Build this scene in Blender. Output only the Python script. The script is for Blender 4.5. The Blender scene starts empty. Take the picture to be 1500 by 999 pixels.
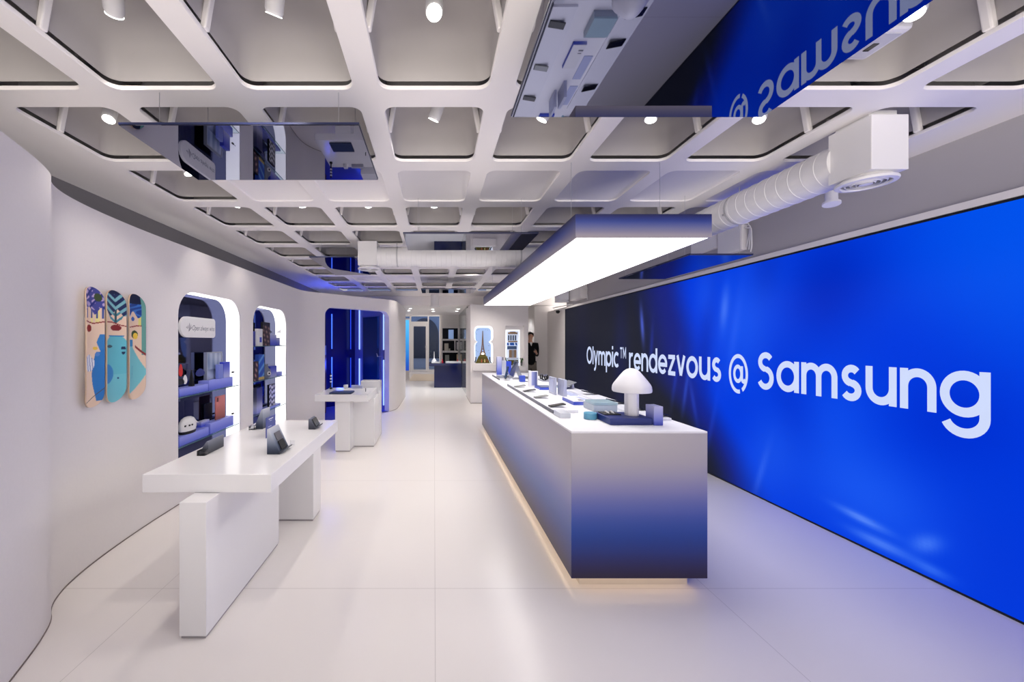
import bpy, bmesh, math, random
from mathutils import Vector, Matrix
random.seed(7)
SC = bpy.context.scene
COL = SC.collection
# ------------------------------------------------------------------ camera, world, exposure
F = 560.0            # focal length in pixels of the 1500 x 999 frame
CX, CY = 636.0, 500.5   # vanishing point of the room's length
EYE = 1.5
cam = bpy.data.cameras.new('camera')
camo = bpy.data.objects.new('camera', cam); COL.objects.link(camo)
cam.sensor_fit = 'HORIZONTAL'; cam.sensor_width = 36.0
cam.lens = F / 1500.0 * 36.0
cam.shift_x = (750.0 - CX) / 1500.0
cam.shift_y = (CY - 499.5) / 1500.0
cam.clip_start = 0.05; cam.clip_end = 100
camo.location = (0, 0, EYE); camo.rotation_euler = (math.pi / 2, 0, 0)
SC.camera = camo
SC.view_settings.view_transform = 'Standard'
SC.view_settings.look = 'None'
SC.view_settings.exposure = 0.0
SC.view_settings.gamma = 1.0
SC.view_settings.use_curve_mapping = False
world = bpy.data.worlds.new('world'); SC.world = world; world.use_nodes = True
def front_fill(nt):
    """added fill light from behind the camera, strongest from below to lift the ceiling"""
    bg = nt.nodes['Background']; tc = nt.nodes.new('ShaderNodeTexCoord'); sp = nt.nodes.new('ShaderNodeSeparateXYZ'); cr = nt.nodes.new('ShaderNodeValToRGB')
    mp = nt.nodes.new('ShaderNodeMapRange'); mp.inputs[1].default_value = -1; mp.inputs[2].default_value = 1
    nt.links.new(tc.outputs['Generated'], sp.inputs[0]); nt.links.new(sp.outputs[2], mp.inputs[0]); nt.links.new(mp.outputs[0], cr.inputs[0]); nt.links.new(cr.outputs[0], bg.inputs[0])
    e = cr.color_ramp.elements; e[0].position = 0.46; e[0].color = (1.0, 0.93, 0.86, 1); e[1].position = 0.54; e[1].color = (0.13, 0.125, 0.12, 1)
    bg.inputs[1].default_value = FILL_E
FILL_E = 4.4  # strength of the added fill light
front_fill(world.node_tree)
SPOT_W = 24.0        # one ceiling spotlight
CANOPY_E = 4.8       # luminous underside of the canopy
SCREEN_E = 1.0

# ------------------------------------------------------------------ helpers
def lin(c):
    if max(c) <= 1.0001 and not all(isinstance(v, int) for v in c): return tuple(c)
    return tuple(((v / 255) / 12.92 if v / 255 <= 0.04045 else ((v / 255 + 0.055) / 1.055) ** 2.4) for v in c)

def l255(c): return tuple(((v / 255) / 12.92 if v / 255 <= 0.04045 else ((v / 255 + 0.055) / 1.055) ** 2.4) for v in c)

def atz(px, py, z=0.0):
    y = (EYE - z) * F / (py - CY); return Vector(((px - CX) * y / F, y, z))
def atx(px, py, x):
    y = F * x / (px - CX); return Vector((x, y, EYE - (py - CY) * y / F))
def aty(px, py, y):
    return Vector(((px - CX) * y / F, y, EYE - (py - CY) * y / F))

MATS = {}
def mat(name, col=(0.8, 0.8, 0.8), rough=0.5, metal=0.0, emit=None, es=1.0, trans=0.0, ior=1.45, spec=0.5, alpha=1.0, coat=0.0):
    if name in MATS: return MATS[name]
    m = bpy.data.materials.new(name); m.use_nodes = True
    b = m.node_tree.nodes['Principled BSDF']
    c = lin(col)
    b.inputs['Base Color'].default_value = (*c, 1)
    b.inputs['Roughness'].default_value = rough
    b.inputs['Metallic'].default_value = metal
    b.inputs['IOR'].default_value = ior
    b.inputs['Specular IOR Level'].default_value = spec
    b.inputs['Transmission Weight'].default_value = trans
    b.inputs['Alpha'].default_value = alpha
    b.inputs['Coat Weight'].default_value = coat
    if emit is not None:
        b.inputs['Emission Color'].default_value = (*lin(emit), 1)
        b.inputs['Emission Strength'].default_value = es
    MATS[name] = m
    return m

def gradmat(name, stops, rough=0.4, axis=2, trans=0.0, spec=0.5, alpha=1.0):
    """colour graded along the object's own height (printed or cast gradient)"""
    if name in MATS: return MATS[name]
    m = mat(name, (0.5, 0.5, 0.5), rough, trans=trans, spec=spec, alpha=alpha)
    nt = m.node_tree; b = nt.nodes['Principled BSDF']
    tc = nt.nodes.new('ShaderNodeTexCoord'); sp = nt.nodes.new('ShaderNodeSeparateXYZ'); cr = nt.nodes.new('ShaderNodeValToRGB')
    nt.links.new(tc.outputs['Generated'], sp.inputs[0]); nt.links.new(sp.outputs[axis], cr.inputs[0])
    nt.links.new(cr.outputs[0], b.inputs['Base Color'])
    e = cr.color_ramp.elements
    cr.color_ramp.interpolation = 'EASE' if len(stops) < 3 else 'B_SPLINE'
    while len(e) < len(stops): e.new(0.5)
    for k, (p, c) in enumerate(stops):
        e[k].position = p; e[k].color = (*lin(c), 1)
    return m

def noisy(m, scale=40, amt=0.03, bump=0.0, bscale=None):
    """slight mottling and relief of a plastered or cast surface"""
    nt = m.node_tree; b = nt.nodes['Principled BSDF']
    tc = nt.nodes.new('ShaderNodeTexCoord'); n = nt.nodes.new('ShaderNodeTexNoise')
    n.inputs['Scale'].default_value = scale; n.inputs['Detail'].default_value = 3
    nt.links.new(tc.outputs['Object'], n.inputs['Vector'])
    c = b.inputs['Base Color'].default_value[:3]
    mx = nt.nodes.new('ShaderNodeMix'); mx.data_type = 'RGBA'
    mx.inputs[6].default_value = (*[v * (1 - amt) for v in c], 1); mx.inputs[7].default_value = (*[min(1, v * (1 + amt)) for v in c], 1)
    nt.links.new(n.outputs[0], mx.inputs[0]); nt.links.new(mx.outputs[2], b.inputs['Base Color'])
    if bump:
        n2 = nt.nodes.new('ShaderNodeTexNoise'); n2.inputs['Scale'].default_value = bscale or scale
        nt.links.new(tc.outputs['Object'], n2.inputs['Vector'])
        bp = nt.nodes.new('ShaderNodeBump'); bp.inputs['Strength'].default_value = bump; bp.inputs['Distance'].default_value = 0.002
        nt.links.new(n2.outputs[0], bp.inputs['Height']); nt.links.new(bp.outputs[0], b.inputs['Normal'])
    return m

def attrmat(name, emit=False, rough=0.4, es=1.0):
    if name in MATS: return MATS[name]
    m = mat(name, (0, 0, 0) if emit else (0.5, 0.5, 0.5), rough, spec=0.04 if emit else 0.3)
    nt = m.node_tree; b = nt.nodes['Principled BSDF']
    a = nt.nodes.new('ShaderNodeAttribute'); a.attribute_name = 'picture'
    nt.links.new(a.outputs['Color'], b.inputs['Emission Color' if emit else 'Base Color'])
    if emit: b.inputs['Emission Strength'].default_value = es
    return m

class MB:
    def __init__(s): s.v = []; s.f = []; s.mi = []; s.cm = 0
    def add(s, vs, fs):
        o = len(s.v); s.v += [tuple(p) for p in vs]
        for f in fs: s.f.append([i + o for i in f]); s.mi.append(s.cm)
        return s
    def box(s, x0, x1, y0, y1, z0, z1):
        return s.add([(x0, y0, z0), (x1, y0, z0), (x1, y1, z0), (x0, y1, z0), (x0, y0, z1), (x1, y0, z1), (x1, y1, z1), (x0, y1, z1)],
                     [(0, 3, 2, 1), (4, 5, 6, 7), (0, 1, 5, 4), (1, 2, 6, 5), (2, 3, 7, 6), (3, 0, 4, 7)])
    def loft(s, loops, cap0=True, cap1=True, close=True):
        n = len(loops[0]); o = len(s.v); vs = [p for l in loops for p in l]; fs = []
        for k in range(len(loops) - 1):
            for i in range(n if close else n - 1):
                j = (i + 1) % n
                fs.append((k * n + i, k * n + j, (k + 1) * n + j, (k + 1) * n + i))
        if cap0: fs.append(tuple(range(n - 1, -1, -1)))
        if cap1: fs.append(tuple(range((len(loops) - 1) * n, len(loops) * n)))
        return s.add(vs, fs)
    def lathe(s, prof, c=(0, 0, 0), n=24, cap0=True, cap1=True):
        return s.loft([[(c[0] + r * math.cos(2 * math.pi * i / n), c[1] + r * math.sin(2 * math.pi * i / n), c[2] + z) for i in range(n)] for r, z in prof], cap0, cap1)
    def tube(s, pts, r, n=10, caps=True):
        pts = [Vector(p) for p in pts]; loops = []
        rs = r if isinstance(r, (list, tuple)) else [r] * len(pts)
        for k, p in enumerate(pts):
            d = (pts[min(k + 1, len(pts) - 1)] - pts[max(k - 1, 0)]).normalized()
            u = d.orthogonal().normalized() if k == 0 else (u - d * u.dot(d)).normalized()
            w = d.cross(u)
            loops.append([p + (u * math.cos(2 * math.pi * i / n) + w * math.sin(2 * math.pi * i / n)) * rs[k] for i in range(n)])
        return s.loft(loops, caps, caps)
    def prism(s, poly, d):
        """polygon of 3-D points pushed along vector d"""
        d = Vector(d); return s.loft([[Vector(p) for p in poly], [Vector(p) + d for p in poly]])
    def ball(s, c, rx, ry=None, rz=None, n=16, m=10):
        ry = ry or rx; rz = rz or rx
        lo = []
        for k in range(m + 1):
            a = -math.pi / 2 + math.pi * k / m
            a = max(-1.55, min(1.55, a))
            lo.append([(c[0] + rx * math.cos(a) * math.cos(2 * math.pi * i / n), c[1] + ry * math.cos(a) * math.sin(2 * math.pi * i / n), c[2] + rz * math.sin(a)) for i in range(n)])
        return s.loft(lo)
    def move(s, d):
        s.v = [(p[0] + d[0], p[1] + d[1], p[2] + d[2]) for p in s.v]; return s
    def xf(s, M, start=0):
        s.v = s.v[:start] + [tuple(M @ Vector(p)) for p in s.v[start:]]; return s
    def mesh(s, name, mats, smooth=False):
        me = bpy.data.meshes.new(name); me.from_pydata(s.v, [], s.f)
        for m in (mats if isinstance(mats, (list, tuple)) else [mats]): me.materials.append(m)
        for p, i in zip(me.polygons, s.mi): p.material_index = i
        bm = bmesh.new(); bm.from_mesh(me); bmesh.ops.remove_doubles(bm, verts=bm.verts, dist=1e-6)
        bmesh.ops.recalc_face_normals(bm, faces=bm.faces); bm.to_mesh(me); bm.free()
        if smooth:
            for p in me.polygons: p.use_smooth = True
            try: me.set_sharp_from_angle(angle=math.radians(38))
            except Exception: pass
        me.update(); return me

def link(name, me, parent=None, bevel=0.0, seg=2):
    o = bpy.data.objects.new(name, me); COL.objects.link(o)
    if parent: o.parent = parent
    if bevel:
        b = o.modifiers.new('bevel', 'BEVEL'); b.width = bevel; b.segments = seg; b.limit_method = 'ANGLE'; b.angle_limit = math.radians(50)
    return o
def wloc(o):
    v = Vector(o.location)
    while o.parent: o = o.parent; v += Vector(o.location)
    return v
def part(name, mb, m, parent=None, smooth=False, bevel=0.0, world=False, label=None, seg=2):
    """one mesh object; world=True: coordinates are given in the room's frame and moved into the parent's (unrotated)"""
    if world and parent: mb.move(-wloc(parent))
    o = link(name, mb.mesh(name, m, smooth), parent, bevel, seg)
    if label: o['label'] = label
    return o
def tag(o, label, cat, group=None, kind=None):
    o['label'] = label; o['category'] = cat
    if group: o['group'] = group
    if kind: o['kind'] = kind
    return o
def thing(name, label, cat, loc=(0, 0, 0), rz=0.0, group=None):
    o = bpy.data.objects.new(name, None); COL.objects.link(o); o.empty_display_size = 0.05
    o.location = loc; o.rotation_euler = (0, 0, rz)
    return tag(o, label, cat, group)
def solo(name, mb, m, label, cat, group=None, smooth=False, bevel=0.0, base=None, rz=0.0, seg=2):
    """a thing that is one mesh; base: its origin in the room, mesh given relative to it"""
    o = part(name, mb, m, None, smooth, bevel, seg=seg)
    if base is not None: o.location = base
    o.rotation_euler = (0, 0, rz)
    return tag(o, label, cat, group)
def struct(name, mb, m, smooth=False, bevel=0.0):
    o = part(name, mb, m, None, smooth, bevel); o['kind'] = 'structure'; return o
def copy_tree(o, parent=None):
    c = o.copy(); COL.objects.link(c)
    if parent: c.parent = parent
    for ch in list(o.children): copy_tree(ch, c)
    return c

def rrect(x0, x1, y0, y1, r, n=6):
    """rounded rectangle, counter-clockwise 2-D points; r one radius or four (x1y1, x0y1, x0y0, x1y0)"""
    rs = r if isinstance(r, (list, tuple)) else [r] * 4
    out = []
    for (sx, sy, a0), rr in zip(((1, 1, 0), (-1, 1, 90), (-1, -1, 180), (1, -1, 270)), rs):
        cx = (x1 - rr) if sx > 0 else (x0 + rr); cy = (y1 - rr) if sy > 0 else (y0 + rr)
        for k in range(n + 1):
            a = math.radians(a0 + 90 * k / n); out.append((cx + rr * math.cos(a), cy + rr * math.sin(a)))
    return out

# ------------------------------------------------------------------ materials of the setting
M_WALL = noisy(mat('white_plaster', (0.87, 0.835, 0.835), 0.75, spec=0.25), 60, 0.02, 0.25, 420)
M_WALL2 = noisy(mat('white_paint', (0.82, 0.79, 0.79), 0.6, spec=0.3), 8, 0.015)
M_CEIL = noisy(mat('ceiling_white', (0.93, 0.895, 0.885), 0.55, spec=0.3), 6, 0.012)
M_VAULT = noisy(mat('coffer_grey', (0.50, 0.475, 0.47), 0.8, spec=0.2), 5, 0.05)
M_WHITE = mat('gloss_white', (0.86, 0.85, 0.86), 0.12, spec=0.5)
M_WHITEM = mat('satin_white', (0.82, 0.81, 0.82), 0.4)
M_NAVY = mat('navy_edge', (26, 30, 62), 0.35)
M_BLACK = mat('matt_black', (18, 18, 22), 0.5)
M_DARK = mat('dark_glass', (22, 22, 28), 0.12)
M_STEEL = mat('steel', (0.6, 0.6, 0.62), 0.3, 1.0)
M_LENS = mat('lamp_lens', (1, 1, 1), 0.4, emit=(1.0, 0.97, 0.92), es=9.0)

# floor: pale resin tiles with fine joints
M_FLOOR = mat('pale_resin_tiles', (0.84, 0.80, 0.785), 0.22, spec=0.45)
def floor_nodes(m):
    nt = m.node_tree; b = nt.nodes['Principled BSDF']
    g = nt.nodes.new('ShaderNodeNewGeometry'); s = nt.nodes.new('ShaderNodeSeparateXYZ'); nt.links.new(g.outputs['Position'], s.inputs[0])
    def joint(out, off, pitch, w):
        a = nt.nodes.new('ShaderNodeMath'); a.operation = 'ADD'; a.inputs[1].default_value = -off + pitch * 40 + pitch / 2; nt.links.new(s.outputs[out], a.inputs[0])
        d = nt.nodes.new('ShaderNodeMath'); d.operation = 'MODULO'; d.inputs[1].default_value = pitch; nt.links.new(a.outputs[0], d.inputs[0])
        e = nt.nodes.new('ShaderNodeMath'); e.operation = 'SUBTRACT'; e.inputs[1].default_value = pitch / 2; nt.links.new(d.outputs[0], e.inputs[0])
        f = nt.nodes.new('ShaderNodeMath'); f.operation = 'ABSOLUTE'; nt.links.new(e.outputs[0], f.inputs[0])
        h = nt.nodes.new('ShaderNodeMath'); h.operation = 'LESS_THAN'; h.inputs[1].default_value = w; nt.links.new(f.outputs[0], h.inputs[0])
        return h
    a = joint(0, 0.005, 1.655, 0.0018); c = joint(1, 2.324, 1.805, 0.0022)
    mx = nt.nodes.new('ShaderNodeMath'); mx.operation = 'MAXIMUM'; nt.links.new(a.outputs[0], mx.inputs[0]); nt.links.new(c.outputs[0], mx.inputs[1])
    n = nt.nodes.new('ShaderNodeTexNoise'); n.inputs['Scale'].default_value = 1.3; n.inputs['Detail'].default_value = 4
    nt.links.new(g.outputs['Position'], n.inputs['Vector'])
    m1 = nt.nodes.new('ShaderNodeMix'); m1.data_type = 'RGBA'
    m1.inputs[6].default_value = (0.87, 0.825, 0.80, 1); m1.inputs[7].default_value = (0.90, 0.855, 0.83, 1); nt.links.new(n.outputs[0], m1.inputs[0])
    m2 = nt.nodes.new('ShaderNodeMix'); m2.data_type = 'RGBA'; m2.inputs[7].default_value = (0.68, 0.635, 0.615, 1)
    nt.links.new(m1.outputs[2], m2.inputs[6]); nt.links.new(mx.outputs[0], m2.inputs[0]); nt.links.new(m2.outputs[2], b.inputs['Base Color'])
floor_nodes(M_FLOOR)

# ------------------------------------------------------------------ the room
XR, XL = 3.16, -2.81          # right wall, left wall behind the curved partition
SX = 3.128                    # face of the video wall
ZC = 2.72                     # underside of the coffered ceiling
ZV = 2.98                     # top of the coffers
PX, PY = 0.649, 0.7387        # coffer pitch
HX, HY = 0.2615, 0.2985       # half opening
Y0C = 1.8489 - HY             # centre of coffer row 0
YB = 10.26                    # bulkhead
ZL = 2.48                     # lower ceiling behind it
YS = 14.1                     # shelf wall
YD = 18.9                     # door wall

struct('floor', MB().box(-6.2, 3.4, -1.6, 20.5, -0.1, 0.0), M_FLOOR)

# coffered ceiling: slab with rounded openings; rows 2 and 8 are closed by shallow panels
def coffer_kind(c, k):
    return 'closed' if (k in (2, 8) and c >= -2) else 'open'
slab = MB(); vault = MB(); ribs = MB()
NR = 6
CS = range(-3, 5); KS = range(-2, 11)
for k in KS:
    for c in CS:
        cx, cy = c * PX, Y0C + k * PY
        if c == 4: hx = HX
        else: hx = HX
        hole = rrect(cx - hx, cx + hx, cy - HY, cy + HY, 0.055, NR)
        hole_b = rrect(cx - hx - 0.003, cx + hx + 0.003, cy - HY - 0.003, cy + HY + 0.003, 0.057, NR)
        out = []
        for (sx, sy) in ((1, 1), (-1, 1), (-1, -1), (1, -1)):
            out += [(cx + sx * PX / 2, cy + sy * PY / 2)] * (NR + 1)
        dep = 0.018 if coffer_kind(c, k) == 'open' else 0.010
        loops = [[(x, y, ZC) for x, y in out], [(x, y, ZC) for x, y in hole_b], [(x, y, ZC + 0.004) for x, y in hole], [(x, y, ZC + dep) for x, y in hole]]
        if coffer_kind(c, k) == 'open':
            loops.append([(x, y, ZC + dep) for x, y in out])
            slab.loft(loops, False, False)
            # the coffer above: tapered sides that stop just short of the slab
            z0 = ZC + dep + 0.026
            def lp(g, z, r): return [(x, y, z) for x, y in rrect(cx - hx - g, cx + hx + g, cy - HY - g, cy + HY + g, r, NR)]
            rv = 0.12
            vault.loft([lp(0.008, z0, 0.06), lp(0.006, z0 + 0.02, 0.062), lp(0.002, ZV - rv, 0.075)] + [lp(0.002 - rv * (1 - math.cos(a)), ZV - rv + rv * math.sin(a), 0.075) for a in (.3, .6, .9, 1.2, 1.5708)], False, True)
            for sgn in (-1, 1):
                xb = cx + sgn * (hx + 0.004); xt = cx + sgn * (hx - 0.036); yb = cy - 0.03
                ribs.loft([[(xb - 0.012, yb - 0.014, ZC + 0.019), (xb + 0.014, yb - 0.016, ZC + 0.019), (xb + 0.014, yb + 0.016, ZC + 0.019), (xb - 0.014, yb + 0.016, ZC + 0.019)],
                           [(xt - 0.014, yb - 0.016, ZV - 0.005), (xt + 0.014, yb - 0.016, ZV - 0.005), (xt + 0.014, yb + 0.016, ZV - 0.005), (xt - 0.014, yb + 0.016, ZV - 0.005)]])
        else:
            loops.append([(x, y, ZC + dep + 0.003) for x, y in rrect(cx - hx + 0.004, cx + hx - 0.004, cy - HY + 0.004, cy + HY - 0.004, 0.052, NR)])
            slab.loft(loops, False, True)
xa, xb = -3.5 * PX, 4.5 * PX
ya, yb_ = Y0C - 2.5 * PY, Y0C + 10.5 * PY
slab.box(XL - 0.05, xa, ya, YB, ZC, ZC + 0.02)
slab.box(xb, XR + 0.1, ya, YB, ZC, ZC + 0.02)
slab.box(xa, xb, yb_, YB, ZC, ZC + 0.02)
slab.box(XL - 0.05, XR + 0.1, YB, YB + 0.12, ZL, ZC + 0.02)
struct('ceiling', slab, M_CEIL, smooth=True)
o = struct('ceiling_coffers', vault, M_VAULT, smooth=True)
struct('ceiling_ribs', ribs, M_CEIL, bevel=0.006)
struct('ceiling_cover', MB().box(XL - 0.2, XR + 0.3, ya, YB + 0.12, ZV + 0.02, ZV + 0.1), M_WALL2)
struct('ceiling_rear', MB().box(-4.4, 4.5, YB + 0.12, YS, ZL, ZL + 0.1).box(-4.4, XR + 0.3, YS, YD + 0.4, 3.2, 3.3), M_CEIL)

# right wall, fascia above the screen, column, corridor
struct('wall_right', MB().box(XR, XR + 0.15, -1.6, 9.12, 0, ZV), noisy(mat('shaded_white_paint', (0.43, 0.415, 0.44), 0.6, spec=0.3), 8, 0.015))  # white wall, its shade put into a grey base colour
YE = F * SX / (828 - CX)       # far end of the video wall
struct('trim_1', MB().box(SX - 0.004, XR, -1.6, YE + 1.4, 2.279, 2.325), M_WALL2, bevel=0.004)
struct('wall_column', MB().box(2.77, XR + 0.15, 10.56, 11.4, 0, ZC).box(SX, XR + 0.05, YE + 0.01, 10.56, 0, 2.279), M_WALL2)
struct('wall_corridor', MB().box(2.0, 4.4, 13.0, 13.1, 0, ZC), M_WALL2)
# left outer wall and back walls
struct('wall_left', MB().box(XL - 0.15, XL, -1.6, 11.5, 0, ZV), mat('shaded_wall', (0.20, 0.19, 0.195), 0.8))  # shade behind the partition put into a darker wall colour
struct('wall_back', MB().box(0.26, 3.3, YS, YS + 0.12, 0, 3.2), M_WALL2)
struct('wall_back_left', MB().box(-4.5, -4.4, 10.6, YD + 0.4, 0, 3.2).box(-4.4, XL, 10.6, 10.7, 0, 3.2), M_WALL2)

# curved partition in front of the left wall, 2.4 m high
ZP = 2.40
plan = [(-1.62, 0.9), (-1.70, 1.25), (-1.80, 1.52), (-1.87, 1.68), (-1.92, 1.80), (-1.98, 1.93), (-2.06, 2.06), (-2.13, 2.12), (-2.20, 2.21), (-2.265, 2.36),
        (-2.315, 2.60), (-2.345, 2.95), (-2.352, 3.2)]
N1 = (F * 2.352 / 375, F * 2.352 / 284)     # first niche, along the wall
N2 = (F * 2.345 / 265, F * 2.345 / 216)     # second niche
curve2 = [(-2.345, 6.35), (-2.335, 6.60), (-2.29, 6.78), (-2.19, 6.94), (-2.06, 7.06)]
DA, DB = Vector((-2.06, 7.06)), Vector((-0.965, 8.215))   # diagonal run with the booth's doorway
tail = [(-0.93, 8.26), (-0.885, 8.36), (-0.845, 8.50), (-0.815, 8.75), (-0.79, 10.57)]
TH = 0.14
NT, NB = 1.985, 0.07
part_mb = MB()
def wall_run(mb, pts, z0, z1, th=TH):
    """a wall standing on a plan polyline, room side on the line, thickness towards the left wall"""
    P = [Vector(p) for p in pts]; off = []
    for i, p in enumerate(P):
        d = (P[min(i + 1, len(P) - 1)] - P[max(i - 1, 0)]).normalized(); off.append(p + Vector((-d.y, d.x)) * th)
    for i in range(len(P) - 1):
        a, b, c, d = P[i], P[i + 1], off[i + 1], off[i]
        mb.add([(a.x, a.y, z0), (b.x, b.y, z0), (c.x, c.y, z0), (d.x, d.y, z0), (a.x, a.y, z1), (b.x, b.y, z1), (c.x, c.y, z1), (d.x, d.y, z1)],
               [(0, 3, 2, 1), (4, 5, 6, 7), (0, 1, 5, 4), (2, 3, 7, 6)] + ([(3, 0, 4, 7)] if i == 0 else []) + ([(1, 2, 6, 5)] if i == len(P) - 2 else []))
def smooth_plan(pts, it=2):
    P = [Vector(p) for p in pts]
    for _ in range(it):
        Q = [P[0]]
        for a, b in zip(P, P[1:]): Q += [a * .75 + b * .25, a * .25 + b * .75]
        Q.append(P[-1]); P = Q
    return [tuple(p) for p in P]
def wall_with_hole(mb, a, b, z0, z1, hx0, hx1, hz0, hz1, r, depth):
    """flat wall from plan point a to b with one rounded opening (distances hx along the wall); reveals of the given depth"""
    a = Vector(a); b = Vector(b); d = (b - a).normalized(); n = Vector((-d.y, d.x)); L = (b - a).length
    if hz0 <= z0 + 1e-6:
        hole = rrect(hx0, hx1, z0, hz1, [r, r, 1e-4, 1e-4], 8)
    else: hole = rrect(hx0, hx1, hz0, hz1, r, 8)
    out = []
    for (u, w) in ((L, z1), (0, z1), (0, z0), (L, z0)): out += [(u, w)] * 9
    def w3(p, t=0.0): q = a + d * p[0] + n * t; return (q.x, q.y, p[1])
    mb.loft([[w3(p, depth) for p in out], [w3(p) for p in out], [w3(p) for p in hole], [w3(p, depth) for p in hole]], False, False)
front = smooth_plan(plan)
wall_run(part_mb, front + [(-2.352, N1[0] - 0.12)], 0, ZP)
wall_with_hole(part_mb, (-2.352, N1[0] - 0.12), (-2.348, (N1[1] + N2[0]) / 2), 0, ZP, 0.12, 0.12 + N1[1] - N1[0], NB, NT, 0.24, TH)
wall_with_hole(part_mb, (-2.348, (N1[1] + N2[0]) / 2), (-2.345, N2[1] + 0.12), 0, ZP, (N2[0] - N1[1]) / 2, (N2[0] - N1[1]) / 2 + N2[1] - N2[0], NB, NT, 0.24, TH)
wall_run(part_mb, [(-2.345, N2[1] + 0.12)] + smooth_plan(curve2), 0, ZP)
dl = (DB - DA).length
dd = (DB - DA).normalized()
def diag_at(px):   # distance along the diagonal where the picture column px meets it
    t = (px - CX) / F; s = (DA.x - t * DA.y) / (t * dd.y - dd.x); return s
SL, SR = diag_at(476), diag_at(571)
wall_with_hole(part_mb, DA, DB, 0, ZP, SL, min(SR, dl - 0.005), 0, 2.145, 0.16, TH)
wall_run(part_mb, [tuple(DB)] + smooth_plan(tail), 0, ZP)
o = struct('wall_curved', part_mb, M_WALL, smooth=True)
# shadow gap line at its foot
bb = MB(); wall_run(bb, [(x + 0.004, y) for x, y in front] + [(-2.348, N2[1]), ] + [(x + .004, y) for x, y in smooth_plan(curve2)], 0.0, 0.007, 0.010)
wall_run(bb, [tuple(DB)] + [(x + .003, y) for x, y in smooth_plan(tail)], 0.0, 0.007, 0.010)
struct('baseboard_left', bb, mat('shadow_gap', (128, 118, 114), 0.8))

# ------------------------------------------------------------------ lit niches in the partition (shell = structure)
M_GLOW = mat('lit_reveal', (0.95, 0.95, 0.95), 0.6, emit=(1.0, 0.985, 0.97), es=1.25)
M_MIRB = mat('navy_mirror', (0.05, 0.06, 0.15), 0.03, 1.0)
M_GLASS = mat('shelf_glass', (0.80, 0.93, 0.92), 0.02, trans=1.0, ior=1.45)
XNB = -2.525
niches = []
for i, (y0, y1) in enumerate((N1, N2)):
    t = MB()
    lo = rrect(y0, y1, NB, NT, 0.24, 8)
    t.loft([[(-2.349 - 0.012, y, z) for y, z in lo], [(XNB, y, z) for y, z in lo]], False, False)
    struct('trim_%d' % (2 + i), t, M_GLOW, smooth=True)
    bk = MB(); bk.loft([[(XNB, y, z) for y, z in lo], [(XNB - 0.02, y, z) for y, z in lo]])
    struct('wall_niche' if i == 0 else 'wall_niche.001', bk, M_MIRB)

def glass_shelf(y0, y1, z, label):
    t = thing('glass_shelf', label, 'shelf', (-2.44, (y0 + y1) / 2, z), 0, 'glass shelves in the niches')
    part('shelf_pane', MB().box(XNB + 0.001, -2.366, y0 + 0.002, y1 - 0.002, z - 0.008, z), M_GLASS, t, world=True)
    part('front_edge', MB().box(-2.366, -2.362, y0 + 0.002, y1 - 0.002, z - 0.008, z), mat('glass_edge', (70, 110, 112), 0.15), t, world=True)
    return t
glass_shelf(*N1, 0.980, 'upper glass shelf in the niche with the pill sign')
glass_shelf(*N1, 0.514, 'lower glass shelf carrying the white helmet')
glass_shelf(*N2, 1.441, 'top glass shelf of the narrower niche, below the arch')
glass_shelf(*N2, 0.972, 'middle glass shelf with the round grey vase')
glass_shelf(*N2, 0.520, 'lowest glass shelf with the black and white patterned book')

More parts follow.
